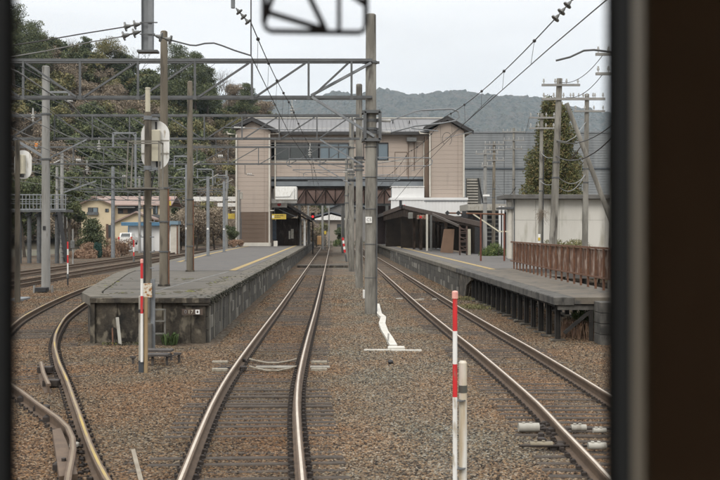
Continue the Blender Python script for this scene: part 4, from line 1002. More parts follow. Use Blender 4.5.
# bridge
YBB = YB+.9
X0, X1 = xx(271, YBB), xx(430, YBB)
def bzz(py): return zz(py, YBB)
siding(sb, X0, X1, YBB, bzz(176.5), bzz(160.6), pink, .42, 'bridge_wall')
siding(sb, X0, X1, YBB, bzz(142.4), bzz(132), pink, .42, 'bridge_wall')
siding(sb, xx(349,YBB), xx(377.5,YBB), YBB+.003, bzz(160.5), bzz(142.5), pink, .42, 'bridge_wall')
siding(sb, xx(388.5,YBB), X1, YBB+.003, bzz(160.5), bzz(142.5), pink, .42, 'bridge_wall')
m = MB(); m.box(X0, X1, YBB+3.5, YBB+3.6, bzz(176), bzz(132)); m.box(X0, X1, YBB+.2, YBB+3.6, bzz(176.4), bzz(174)); m.build('rear_wall', fascia, sb)
frame_m = M('window_frame_dark', (.035,.037,.04), (.028,.03,.032), 2, .5, 0)
def window(pxs, py0, py1, mats, depth=.12):
    x0, x1 = xx(pxs[0],YBB), xx(pxs[-1],YBB); z0, z1 = bzz(py1), bzz(py0); m = MB(); f = .07; y0, y1 = YBB-.05, YBB+.03
    m.box(x0, x1, y0, y1, z1-f, z1); m.box(x0, x1, y0, y1, z0, z0+f)
    for i, p in enumerate(pxs):
        x = xx(p,YBB); a, b = (x, x+f) if i == 0 else ((x-f, x) if i == len(pxs)-1 else (x-f/2, x+f/2)); m.box(a, b, y0, y1, z0+f, z1-f)
    w_ = m.build('window', frame_m, sb)
    for a, b, mt in zip(pxs, pxs[1:], mats):
        m = MB(); m.box(xx(a,YBB)+.02, xx(b,YBB)-.02, YBB+.06, YBB+.075, z0+.03, z1-.03); m.build('pane', mt, w_)
window([275, 290, 305, 318.5], 143, 160, [glassd, glassd, glassd]); window([319.5, 329, 338.5, 348.8], 143, 160, [glassb]*3); window([377.8, 388.3], 143, 160, [glassb])
window([363.2, 366.5], 143, 160, [glassb])
m = MB(); m.box(X0, X1, YBB-.02, YBB, bzz(161.4), bzz(160.7)); m.build('sill_trim', trim_w, sb)
m = MB()
for a, b in (((395,152),(395,175)), ((395,152),(407,152)), ((407,152),(407,175))): m.beam(at(*a,YBB-.01), at(*b,YBB-.01), .04, .03)
m.build('hatch_outline', brown_w, sb)
# main roof: eave fascia, standing seams, ridge rail
ze, zr = bzz(131.5), zz(118.6, YB+4)
m = MB(); m.box(xx(277,YB+.1), xx(424,YB+.1), YB+.12, YB+.22, bz_(134.5), bz_(131)); m.build('eave_fascia', fascia, sb)
m = MB(); m.prism([(YB+.1, bz_(131)), (YB+4, zr), (YB+4, zr-.1), (YB+.1, bz_(131)-.08)], 'x', bx_(252), bx_(457)); m.prism([(YB+8, bz_(131)), (YB+4, zr), (YB+4, zr-.1), (YB+8, bz_(131)-.08)], 'x', bx_(252), bx_(457)); m.build('roof', roof_g, sb)
m = MB(); x = bx_(280)
while x < bx_(424): m.beam((x, YB+.12, bz_(131)+.03), (x, YB+3.98, zr+.03), .04, .05); x += .45
m.build('roof_seams', roof_g, sb, kind='stuff')
m = MB(); m.box(bx_(245), bx_(455), YB+3.9, YB+4.1, zr+.02, zr+.11); m.build('ridge_cap', trim_w, sb)
m = MB(); m.tube((bx_(272), YB+1.0, zz(128.4,YB+1)), (bx_(424), YB+1.0, zz(128.4,YB+1)), .035, .035, 6)
for px in range(282, 424, 14): m.tube((bx_(px), YB+1.0, zz(130.5,YB+1)), (bx_(px), YB+1.0, zz(127.8,YB+1)), .05, .05, 6)
m.build('snow_rail', trim_w, sb)
m = MB()
for px in range(360, 424, 17): m.box(bx_(px), bx_(px+1), YB+2.4, YB+2.6, zz(123,YB+2.5), zz(120.5,YB+2.5))
m.build('roof_bracket', steel_d, sb)
# girder band under the bridge
m = MB(); m.box(X0, X1, YBB-.06, YBB+.1, bzz(179.2), bzz(176.8)); m.build('upper_girder', girder_m, sb)
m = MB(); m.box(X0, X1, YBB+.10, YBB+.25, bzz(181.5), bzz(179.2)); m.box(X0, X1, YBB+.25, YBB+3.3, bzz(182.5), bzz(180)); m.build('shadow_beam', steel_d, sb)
m = MB(); m.box(X0, X1, YBB-.02, YBB+.12, bzz(186), bzz(181.6)); 
x = X0+.5
while x < X1: m.box(x, x+.05, YBB-.05, YBB-.02, bzz(186), bzz(181.6)); x += 1.6
m.build('lower_girder', girder_m, sb)
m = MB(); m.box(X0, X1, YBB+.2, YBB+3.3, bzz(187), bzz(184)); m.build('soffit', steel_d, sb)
# recess between bridge and right tower, wall units
m = MB(); m.box(bx_(425), bx_(429), YB+.3, YB+.9, bz_(197), bz_(136)); m.build('recess_wall', brown_w, sb)
m = MB(); m.bbox(bx_(407), bx_(417), YB+.3, YB+.85, bz_(141), bz_(137), .02); m.build('air_unit', porc_d, sb)
m = MB(); m.tube((bx_(409), YB+.8, bz_(141)), (bx_(409), YB+.8, bz_(178)), .04, .04, 6); m.tube((bx_(415), YB+.8, bz_(141)), (bx_(415), YB+.8, bz_(170)), .04, .04, 6); m.build('cable_duct', brown_w, sb)
# white annexes around the tower feet
ax = thing('white_annex', 'low white corrugated annex under the right tower', 'building', (bx_(430), 78.5, PT))
def corr(parent, x0, x1, y, z0, z1, mat, pitch=.3, name='wall', d=.04):
    m = MB(); x = x0
    while x < x1-.001:
        xb = min(x+pitch*.5, x1); xc = min(x+pitch, x1); m.box(x, xb, y-d, y, z0, z1); x = xc
    m.box(x0, x1, y, y+.1, z0, z1); return m.build(name, mat, parent)
YA = 88.6
def ax_(px): return xx(px, YA)
def az2(py): return zz(py, YA)
wcor = M('white_corrugated', (.66,.66,.65), (.60,.60,.59), .6, .6, 0)
corr(ax, ax_(424), ax_(467.5), YA, az2(216), az2(199.5), wcor); corr(ax, ax_(391), ax_(424), YA+.01, az2(216), az2(200), wcor)
m = MB(); m.box(ax_(390), ax_(468), YA-.1, YA+3, az2(200.2)+.02, az2(197.6)); m.build('parapet', wcor, ax)
m = MB(); m.box(ax_(424), ax_(467.5), YA-.09, YA-.05, az2(201.3), az2(200.6)); m.build('band', steel_l, ax)
corr(ax, ax_(392), ax_(424.5), YA+.3, az2(199), az2(186.3), wcor, .42, 'upper_wall', .03)
m = MB(); m.box(ax_(391.5), ax_(424.8), YA+.2, YA+3, az2(187)+.02, az2(186)); m.build('upper_cap', white_p, ax)
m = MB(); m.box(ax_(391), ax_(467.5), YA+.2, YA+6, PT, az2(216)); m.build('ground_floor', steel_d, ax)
a2 = thing('white_lift_box', 'white box housing between left tower and the tracks', 'box', (bx_(285), 88, 3.8))
m = MB(); m.bbox(xx(275.3,88), xx(296.7,88), 88, 90.5, zz(199.5,88), zz(186.5,88), .03); m.build('housing', white_p, a2)
m = MB(); m.path([at(275,197,87.9), at(290,196.6,87.9), at(294.5,188.5,87.9), at(294.5,199,87.9)], .025, 5); m.build('handrail', steel, a2)
# left canopy: white fascias behind the tower, dark timber roof, waiting room
lc = thing('left_canopy', 'dark timber platform canopy with white fascia behind the left tower', 'canopy', (-5.6, 87, PT))
for (pa, pb, y0, y1, Y) in ((193, 236, 196.6, 201.2, 97), (217.5, 236, 202.8, 206.6, 97), (270, 297, 198.8, 203.2, 91.5), (271, 287, 202.9, 207.4, 92)):
    m = MB(); m.box(xx(pa,Y), xx(pb,Y), Y, Y+.2, zz(y1,Y), zz(y0,Y)); m.build('fascia', white_p, lc)
m = MB(); c_ = at(279.2, 204.3, 91.9); m.disc((c_.x, 91.9, c_.z), .19, .06, (0,1,0), 14); m.build('red_disc', red_p, lc)
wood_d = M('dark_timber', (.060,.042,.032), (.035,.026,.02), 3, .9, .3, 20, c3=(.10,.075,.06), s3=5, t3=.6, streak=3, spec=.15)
croof = M('slate_canopy_roof', (.12,.105,.098), (.075,.066,.062), 2, .8, .3, 15)
m = MB(); Yc = 92.6; p1_c, p2_c, p3_c = at(287.5,202.5,Yc), at(309.5,216.5,Yc), at(309.5,219.3,Yc)
m.prism([(p1_c.x-2.5,p1_c.z-.9),(p1_c.x,p1_c.z),(p2_c.x,p2_c.z),(p3_c.x,p3_c.z),(p1_c.x,p1_c.z-.32),(p1_c.x-2.5,p1_c.z-1.2)], 'y', Yc, Yc+46); m.build('roof', croof, lc)
m = MB()
for k in range(12):
    yk = Yc+.1+k*1.5; m.beam((p1_c.x-.2, yk, p1_c.z-.5), (p3_c.x-.1, yk, p3_c.z-.10), .09, .14)
m.build('rafters', wood_d, lc)
m = MB(); m.beam(at(276,208,92.4), at(297.5,217.5,92.4), .12, .06); m.build('gutter', steel_l, lc)
for (px, Y, w_, mt) in ((300.5, 94, .16, conc_l), (304.6, 93, .22, white_p), (309.3, 102, .2, conc_l), (291, 97, .14, wood_d)):
    x = xx(px, Y); m = MB(); m.tube((x,Y,PT), (x,Y,3.6), w_*.55, w_*.5, 10); m.build('column', mt, lc)
wr = thing('waiting_room', 'dark brown timber waiting room under the left canopy', 'building', (-4.4, 88, PT))
m = MB(); X_, X2 = xx(276,94), xx(298,94); m.box(X_, X2, 94, 105, PT+.01, 3.6); m.build('wall', wood_d, wr)
for k in range(7):
    px = 281+2.7*k; m = MB(); m.beam((xx(px,93.9), 93.94, PT+.02), (xx(px,93.9), 93.94, 3.4), .07, .05); m.build('batten', wood_d, wr)
m = MB(); m.box(xx(272.5,93), xx(276.3,93), 93, 93.05, zz(240,93), zz(220.5,93)); m.build('window', M('blueish_notice', (.09,.13,.18), (.05,.07,.10), 4, .4, 0), wr)
m = MB(); m.box(xx(288.7,93.86), xx(290.4,93.86), 93.86, 93.92, zz(239,93.86), zz(231,93.86)); m.box(xx(291,93.86), xx(293.6,93.86), 93.86, 93.92, zz(238.5,93.86), zz(229,93.86)); m.build('paper_notice', white_w, wr)
m = MB(); m.bbox(xx(273.5,89), xx(277.5,89), 89, 89.4, PT, PT+.52, .02); o = m.build('step_block', trim_w); tag(o, 'small pale block at the foot of the left tower', 'block')
# yellow signs
for (px0, px1, py0, py1, Y, lab) in ((271.8, 286.2, 214.1, 219.2, 89.4, 'yellow sign right of the left tower, hanging under the canopy'), (226, 235, 213.6, 218.8, 90.4, 'yellow sign left of the left tower')):
    t = thing('yellow_sign', lab, 'sign', tuple(at(px0, py0, Y)), 'yellow hanging signs'); m = MB(); m.bbox(xx(px0,Y), xx(px1,Y), Y, Y+.15, zz(py1,Y), zz(py0,Y), .015); m.build('panel', yel_p, t)
    m = MB(); m.box(xx(px0+.4,Y), xx(px0+2.2,Y), Y-.02, Y-.002, zz(py1-1.2,Y), zz(py0+1.4,Y)); m.build('symbol', white_p, t)
    m = MB()
    for r_, n_ in ((.28, 9), (.62, 6)):
        for k in range(n_): 
            zc = zz(py0+(py1-py0)*r_, Y); xk = xx(px0+3.2+k*.95, Y)
            m.box(xk, xk+.055, Y-.012, Y-.002, zc-.05, zc+.05)
    if px0 > 250: m.build('small_lettering', steel_d, t)
    m = MB()
    for q in (.2, .8): m.tube((xx(px0+(px1-px0)*q,Y), Y+.07, zz(py0,Y)), (xx(px0+(px1-px0)*q,Y), Y+.07, zz(py0-6,Y)), .02, .02, 5)
    m.build('hanger', steel, t)
# concrete pole with grey box before the tower
t = thing('equipment_pole', 'short pale pole with a white box in front of the left tower', 'pole', (xx(239,87),87,PT)); x = xx(238.8,87)
m = MB(); m.tube((x,87,PT),(x,87,zz(190.5,87)), .13,.11,12); m.tube((x,87,zz(191,87)),(x,87,zz(189.8,87)), .15,.15,12); m.build('pole', conc_l, t)
m = MB(); m.bbox(xx(240,87), xx(242.6,87), 86.8, 87.1, zz(199,87), zz(192,87), .02); m.build('box', white_w, t)
m = MB(); m.tube((x+.18,86.9,PT),(x+.18,86.9,zz(199,87)), .03,.03,6); m.tube((xx(241.5,87),86.9,PT),(xx(241.5,87),86.9,zz(218,87)), .025,.025,6); m.build('conduit', steel, t)

# ---- right canopy: dark old roof whose end is cut obliquely
rc = thing('right_canopy', 'old dark-roofed platform canopy on the right with timber and lattice posts', 'canopy', (6.5, 70, PT))
A, B_, C_ = at(383.5,212.5,86), at(403,205.3,79), at(481,222.3,56)
def slab(m, pts, h):
    n = len(pts); vs = [tuple(p) for p in pts]+[(p[0],p[1],p[2]-h) for p in pts]
    m.add(vs, [tuple(range(n)), tuple(range(2*n-1,n-1,-1))]+[(i,(i+1)%n,n+(i+1)%n,n+i) for i in range(n)])
m = MB(); slab(m, [tuple(A), tuple(B_), (B_.x,125,B_.z), (A.x,125,A.z)], .30); m.build('roof', croof, rc)
m = MB(); slab(m, [tuple(B_), tuple(C_), (C_.x+.5,78,C_.z), (B_.x+2.8,78.2,B_.z-1.0), (B_.x,78.2,B_.z)], .26); m.build('roof', croof, rc)
m = MB(); m.beam((A.x,A.y-.05,A.z-.12), (B_.x,B_.y-.05,B_.z-.12), .07, .34); m.beam((B_.x,B_.y-.05,B_.z-.12), (C_.x,C_.y-.05,C_.z-.12), .07, .30); m.build('barge_board', M('brown_barge', (.13,.095,.078),(.09,.065,.052),3,.8,.2), rc)
m = MB()
for k in range(16):
    u = (k+.5)/16; p = B_.lerp(C_, u); m.beam((p.x, p.y+.1, p.z-.25), (p.x+.1, min(p.y+12, 79), p.z-.25), .08, .12)
m.build('rafters', wood_d, rc)
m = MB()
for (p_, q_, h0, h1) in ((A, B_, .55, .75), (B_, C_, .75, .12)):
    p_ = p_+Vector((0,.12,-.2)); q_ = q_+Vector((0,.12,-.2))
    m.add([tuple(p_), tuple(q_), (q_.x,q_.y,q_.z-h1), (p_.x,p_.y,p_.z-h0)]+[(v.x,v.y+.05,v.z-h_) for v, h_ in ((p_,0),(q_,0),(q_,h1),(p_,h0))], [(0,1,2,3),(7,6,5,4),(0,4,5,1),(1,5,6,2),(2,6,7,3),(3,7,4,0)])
m.build('gable_shade_panels', wood_d, rc)  # dark panels added behind the rake in place of the roof underside's shade
m = MB(); m.bbox(xx(399.5,79), xx(402,79), 79, 79.3, zz(208,79), zz(200,79), .02); m.build('chimney', steel_d, rc)
m = MB(); m.sphere(at(404.3,206,79.5), .12, 0, 8); m.build('red_lamp', red_p, rc)
m = MB(); m.bbox(xx(408.5,74), xx(413,74), 74, 74.4, zz(218.5,74), zz(212.5,74), .03); m.build('speaker_box', M('pale_box', (.30,.30,.27),(.22,.22,.2),4,.7,0), rc)
m = MB(); m.bbox(xx(417,70), xx(427,70), 70, 70.15, zz(219,70), zz(215,70), .02); m.build('sign_board', rust, rc)
m = MB(); m.box(xx(419.5,69.9), xx(422,69.9), 69.96, 69.99, zz(218,70), zz(216,70)); m.build('red_symbol', red_p, rc)
for (px, Y, r, mt) in ((427, 68.5, .07, trim_w), (431, 67, .07, porc_d), (391.5, 92, .17, conc_l), (414, 76, .1, wood_d), (421, 72, .1, wood_d), (446, 64, .09, wood_d), (405, 82, .12, wood_d)):
    x = xx(px, Y); m = MB(); m.box(x-r, x+r, Y-r, Y+r, PT, zz(interp([(380,212),(403,209),(481,226)], px), Y)); m.build('post', mt, rc)
m = MB(); m.beam(at(432,214,62), at(459,226,60), .1, .14); m.build('brace', M('grey_timber', (.16,.14,.125),(.11,.095,.085),3,.9,.2), rc)
m = MB()                                                         # lattice post
for px in (459.8, 466.8): m.beam(at(px,226,56.5), (xx(px,56.5),56.5,PT), .09)
for k in range(6): m.beam(at(460,227+4.6*k,56.5), at(466.6,231.6+4.6*k-(9 if k % 2 else 0)*0,56.5) if k % 2 == 0 else at(466.6,227+4.6*k,56.5), .05)
for k in range(6): m.beam(at(460,229+4.3*k,56.4), at(466.6,229+4.3*k,56.4), .035)
m.build('lattice_post', M('lattice_brown', (.14,.09,.07),(.09,.06,.05),3,.8,.1), rc)
m = MB(); m.box(5.0, 9.4, 88.0, 88.3, PT, 4.0); m.box(5.9, 9.4, 80.5, 80.8, PT, 3.6); m.box(9.3, 9.45, 62, 80, PT, 3.2); m.build('back_wall', M('interior_shade_black', (.035,.028,.023),(.05,.04,.032),2,.95,0,spec=.05), rc)  # near-black colour carries the shade inside the canopy
for px in (419, 436, 440, 452): m = MB(); m.beam((xx(px,78), 78, PT), (xx(px,78), 78, 3.5), .14, .1); m.build('stud', wood_d, rc)
m = MB(); p = [at(444,229,61), at(454.5,229,61), at(453,253.2,61), at(440.3,252.4,61)]
m.add([tuple(q) for q in p]+[(q.x,q.y+.06,q.z) for q in p], [(0,1,2,3),(7,6,5,4),(0,4,5,1),(1,5,6,2),(2,6,7,3),(3,7,4,0)])
tag(m.build('plywood_sheet', M('plywood', (.27,.165,.105),(.21,.13,.085),2,.8,.1)), 'brown plywood sheet leaning under the right canopy', 'board')
m = MB(); x = xx(469.3, 57); m.tube((x,57,PT),(x,57,zz(229,57)), .09,.09,8); tag(m.build('short_post', cream_p), 'short cream post just right of the lattice post', 'post')
# iron pipe frame with diamond shapes
YF = 45.6; pf = thing('pipe_frame', 'rusty iron pipe frame with two diamond plates at its left end', 'frame', (xx(481,YF), YF, PT)); rf = M('red_iron', (.23,.07,.04),(.14,.05,.03),6,.8,.1)
m = MB(); m.tube(at(448,213,YF), at(504.5,214.3,YF), .04,.04,8); m.build('top_pipe', rust_d, pf)
for px in (480.8, 504.3): m = MB(); m.tube((xx(px,YF),YF,PT), at(px,213.6,YF), .045,.045,8); m.build('post', rf, pf)
for px in (447.3, 458.2):
    c = at(px,213,YF); r = .125; m = MB(); m.prism([(c.x-r,c.z),(c.x,c.z+r),(c.x+r,c.z),(c.x,c.z-r)], 'y', YF-.05, YF-.035); m.build('diamond_plate', steel_d, pf)
c = at(464,213,YF); m = MB(); m.box(c.x-.1,c.x+.1,YF-.05,YF-.035,c.z-.1,c.z+.1); m.build('square_plate', steel_d, pf)
m = MB(); m.beam(at(473,214,YF), at(499,231.5,YF), .06); m.beam(at(499,231.5,YF), at(508,231.5,YF), .06); m.build('diagonal_brace', cream_p, pf)
# stair tower and clutter between tower and white building
t = thing('stair_block', 'grey louvred stair block right of the right tower', 'building', (xx(472,99), 99, -.2))
corr(t, xx(466,99), xx(481,99), 99, -.2, zz(178,99), M('louvre_grey', (.30,.30,.27),(.25,.25,.23),1,.7,0), .4)
for k in range(9): m = MB(); z = zz(203-2.8*k,99); m.box(xx(467,98.8), xx(478,98.8), 98.8, 98.95, z, z+.16); m.build('louvre', trim_w, t)
m = MB(); m.beam(at(478,178,98.7), at(483,203,98.7), .14); m.build('stringer', steel_d, t)
t = thing('white_shed', 'low white-roofed shed behind the utility poles', 'shed', (xx(485,75), 75, -.2))
m = MB(); m.box(xx(468,75), xx(512,75), 75, 80, zz(210.5,75), zz(204,75)); m.build('roof', white_w, t)
m = MB(); m.box(xx(468,76), xx(512,76), 76, 80, -.3, zz(212,76)); m.build('wall', steel_d, t)
for k in range(7): m = MB(); z = zz(216+4.2*k, 75.6); m.box(xx(484,75.6), xx(499,75.6), 75.6, 75.7, z, z+.1); m.build('shelf', porc_d, t)
for px in (492.5, 499, 502.5): m = MB(); m.box(xx(px,74), xx(px+1.8,74), 74, 74.2, -.3, zz(206,74)); m.build('post', wcor, t)

# ---- second footbridge (truss) behind, and far things along the track
fb = thing('truss_footbridge', 'brown-panelled truss footbridge seen under the station bridge', 'footbridge', (1.5, 104, GZ)); YG = 104.
tb = M('brown_panels', (.34,.235,.20),(.28,.195,.165),1,.8,.1,keep=1.)
m = MB(); m.box(xx(289,YG), xx(391,YG), YG+.2, YG+.3, zz(203.5,YG), zz(188,YG)); m.build('panel_wall', tb, fb)
m = MB(); m.box(xx(289,YG), xx(391,YG), YG, YG+.2, zz(205.5,YG), zz(203.4,YG)); m.build('bottom_beam', steel, fb)
m = MB(); m.box(xx(289,YG), xx(391,YG), YG, YG+.2, zz(188.4,YG), zz(186.8,YG)); m.build('top_beam', steel, fb)
for k in range(10):
    a = 296+9.8*k
    m = MB(); m.beam(at(a,188,YG-.03), at(a,204,YG-.03), .1); m.beam(at(a,188.5,YG-.05) if k % 2 else at(a,203,YG-.05), at(a+9.5,203,YG-.05) if k % 2 else at(a+9.5,188.5,YG-.05), .12); m.build('truss_member', wood_d, fb)
for px in (299.5, 343, 387): m = MB(); m.box(xx(px-1.4,YG), xx(px+1.4,YG), YG, YG+.5, GZ, zz(205.4,YG)); m.build('pier', conc_l, fb)
m = MB(); m.box(xx(372,YG), xx(391,YG), YG+.6, YG+1.2, GZ, zz(205.5,YG)); m.build('side_wall', M('mauve_panel', (.17,.12,.11),(.13,.09,.085),1,.8,.1), fb)
# houses beyond
def gable_house(name, label, cat, px0, px1, pye, pya, pyb, Y, wall, roof, depth=12, ov=.6, win=()):
    t = thing(name, label, cat, (xx((px0+px1)/2,Y), Y, -.4)); x0, x1 = xx(px0,Y), xx(px1,Y); xc = (x0+x1)/2; ze, za = zz(pye,Y), zz(pya,Y)
    m = MB(); m.prism([(x0,-.45),(x1,-.45),(x1,ze),(xc,za-.3),(x0,ze)], 'y', Y, Y+depth); m.build('wall', wall, t)
    for s_ in (-1, 1):
        e = (x0-ov) if s_ < 0 else (x1+ov); sl = (za-ze)/(xc-x0); m = MB()
        m.prism([(e, ze-sl*ov), (xc, za), (xc, za+.25), (e, ze-sl*ov+.25)], 'y', Y-.7, Y+depth+.5); m.build('roof', roof, t)
    for (a, b, c, d) in win:
        m = MB(); m.box(xx(a,Y), xx(b,Y), Y-.06, Y-.01, zz(d,Y), zz(c,Y)); f = m.build('window', frame_m, t)
        m = MB(); m.box(xx(a,Y)+.1, xx(b,Y)-.1, Y-.08, Y-.062, zz(d,Y)+.1, zz(c,Y)-.1); m.build('pane', glassd, f)
    return t
tile_b = M('blue_grey_tiles', (.17,.185,.205),(.12,.13,.15),.8,.6,.2,6)
gable_house('far_house', 'pale gabled building at the end of the line with blue-grey roof', 'house', 306, 356, 219.5, 212.5, 247, 165, M('pale_plaster', (.50,.43,.37),(.44,.38,.32),.4,.8,0), tile_b, 14, .8, ((337,343,224,231),))
m = MB(); m.prism([(xx(310,164.2),zz(220,164.2)),(xx(352,164.2),zz(220,164.2)),(xx(331,164.2),zz(214.3,164.2))], 'y', 164.2, 164.4); tag(m.build('white_gable', white_p), 'white gable board on the pale house at the end of the line', 'gable board')
for (a, b, e, p_, Y, lab) in ((298, 330, 212, 205, 230, 'far blue-roofed house left of the line end'), (326, 362, 210, 203, 250, 'far grey-roofed house above the pale gable'), (346, 380, 214, 207, 215, 'far grey house behind the middle poles')):
    gable_house('far_house', lab, 'house', a, b, e, p_, 240, Y, M('grey_plaster', (.34,.33,.31),(.28,.27,.26),.4,.8,0), tile_b, 14)
# line-end clutter
t = thing('red_signal', 'small signal with its red lamp lit beside the far end of the left platform', 'signal', (xx(312.8,100), 100, GZ)); x = xx(312.8,100)
m = MB(); m.tube((x,100.1,GZ),(x,100.1,zz(222,100)), .06,.06,8); m.build('pole', steel_d, t)
m = MB(); m.bbox(xx(311,100), xx(314.7,100), 99.9, 100.2, zz(220,100), zz(212.5,100), .04); m.build('head', black_p, t)
m = MB(); m.disc((x, 99.86, zz(216.6,100)), .13, .05, (0,1,0), 14); m.build('red_lamp', M('red_lamp', (.8,.02,.03), None, emit=(1,.05,.05,1.1), bump=0), t)
o = MB().bbox(xx(317,130), xx(321.6,130), 130, 132, .4, zz(238.5,130)+.35, .05).build('orange_cabinet', M('pale_orange', (.60,.36,.16),(.52,.3,.13),2,.7,0)); tag(o, 'pale orange cabinet beside the far line', 'cabinet')
o = MB().bbox(xx(324.2,118), xx(326.3,118), 118, 118.1, zz(234.3,118), zz(231,118), .02).build('yellow_plate', yel_p); 
t = thing('yellow_marker', 'small yellow marker plate on a grey post by the line', 'marker', (xx(325.2,118.1),118.1,GZ)); bpy.data.objects.remove(o)
m = MB(); m.bbox(xx(324.2,118), xx(326.3,118), 118, 118.05, zz(234.3,118), zz(231,118), .015); m.build('plate', yel_p, t); m = MB(); m.tube((xx(325.2,118.1),118.12,GZ),(xx(325.2,118.1),118.12,zz(229,118)), .04,.04,6); m.build('post', steel, t)
for (px, Y, r, top) in ((322.5, 125, .17, 205), (329, 140, .13, 206), (308.2, 120, .14, 206)):
    x = xx(px, Y); t = thing('far_pole', 'thin %s pole near the far end of the line' % {322.5:'thick', 329:'pale', 308.2:'left'}[px], 'pole', (x,Y,GZ)); m = MB(); m.tube((x,Y,GZ),(x,Y,zz(top,Y)+1.5), r, r*.8, 10); m.build('pole', conc_l, t)
t = thing('striped_post', 'red and white striped post leaning against the middle pole row', 'post', (xx(343.6,74), 74, GZ))
for k in range(5):
    m = MB(); p, q = at(342.8+.45*k,237.5+3*k,74), at(343.2+.45*k,240.5+3*k,74); m.tube(p, q, .085, .085, 8); m.build('band', red_p if k % 2 == 0 else white_p, t)
m = MB(); m.tube((1.08,74,GZ), (.99,74,.45), .06,.07,8); m.build('stem', steel, t)
for (px, Y, w_, h, mt, lab) in ((351, 175, 2.2, 1.3, white_p, 'white car parked beyond the line end'), ):
    pass
m = MB()
for k in range(34): m.box(-6+.4*k, -6+.4*k+.12, 152, 152.15, GZ, .75)
m.box(-6, 7.6, 152.03, 152.12, .45, .55); tag(m.build('far_fence', M('mossy_rail', (.12,.13,.07),(.08,.085,.05),1,.9,0)), 'low dark fence closing the far end of the tracks', 'fence')
# crossing boards where the tracks pass the bridge
m = MB(); m.box(-2.4, 1.0, 62.5, 64.5, -.16, -.012); m.build('x', plat_dk); o = bpy.data.objects['x']; o.name = 'track_crossing'; tag(o, 'dark walkway boards across the centre track before the bridge', 'crossing')
for x0_, x1_ in ((-2.4,-1.72),(-1.55,-.58),(-.43,1.0)): pass

# ---- huge slate-blue shed
ws = thing('warehouse', 'huge slate-blue ribbed warehouse wall behind the right tower', 'warehouse', (28, 122, -.4)); slate = M('slate_blue_cladding', (.295,.31,.315),(.25,.27,.278),.35,.7,0,c3=(.215,.23,.238),s3=.9,t3=.58,streak=9)
YW = 122.; m = MB(); x0_, x1_ = xx(440,YW), xx(720,YW); z = -.4; zt_ = zz(133,YW)
m.box(x0_, x1_, YW+.1, YW+40, -.4, zt_)
while z < zt_-.1: m.add([(x0_,YW,z),(x1_,YW,z),(x1_,YW+.03,z+.325),(x0_,YW+.03,z+.325)], [(0,1,2,3)]); z += .34
m.build('ribbed_wall', slate, ws)
m = MB(); m.box(x0_-.2, x1_, YW-.1, YW+40, zt_+.01, zt_+.22); m.build('roof_edge', steel_l, ws)
m = MB(); xk = x0_+3
while xk < x1_: m.box(xk, xk+.06, YW-.03, YW+.05, -.4, zt_); xk += 5.4
m.build('panel_seam', steel, ws)
m = MB(); m.box(x0_, x1_, YW-.12, YW-.02, zz(169.3,YW), zz(167.6,YW)); m.build('band', M('slate_dark', (.09,.105,.12),None,1,.7,0), ws)

# ---- white flat-roofed building, right
wb = thing('concrete_building', 'low off-white concrete building with flat slab roof behind the fence', 'building', (14, 50, -.3)); YQ = 50.
ww = M('stained_white_render', (.60,.58,.53),(.53,.51,.46),.9,.85,.1,10,c3=(.37,.35,.29),s3=1.6,t3=.585,streak=4)
xL, xR = xx(512.5,YQ), 21.; zt_ = zz(199,YQ); x = xL; k = 0
m = MB(); m.box(xL, xR, YQ+.12, YQ+1.8, -.3, zt_); m.build('core', ww, wb)
while x < xR:
    for (z0, z1) in ((-.3, zz(220,YQ)), (zz(220,YQ), zt_)):
        m = MB(); m.bbox(x+.006, min(x+1.25,xR)-.006, YQ+rnd.uniform(-.004,.004), YQ+.115, z0+.006, z1-.006, .008); m.build('wall_panel', ww, wb)
    x += 1.25
m = MB(); m.bbox(xx(504.5,YQ-.5), xR+.4, YQ-.55, YQ+1.9, zt_+.005, zz(194.8,YQ), .02); m.build('roof_slab', M('stained_slab', (.21,.20,.185),(.13,.125,.115),2,.9,.2), wb)
m = MB(); m.bbox(xx(553,YQ), xx(557,YQ), YQ-.06, YQ+.01, zz(214,YQ), zz(208,YQ), .01); m.build('vent', steel_l, wb)
m = MB(); m.box(xx(508.5,YQ), xx(512,YQ), YQ+.05, YQ+.3, -.3, zz(202,YQ)); m.build('corner_pier', trim_w, wb)
m = MB(); m.box(xx(501,YQ), xx(513,YQ), YQ-.2, YQ+1.5, zz(209,YQ), zz(207,YQ)); m.build('side_canopy', steel, wb)
m = MB(); m.tube((xx(514,YQ),YQ-.06,-.3),(xx(514,YQ),YQ-.06,zt_), .03,.03,6); m.build('drain_pipe', steel, wb)

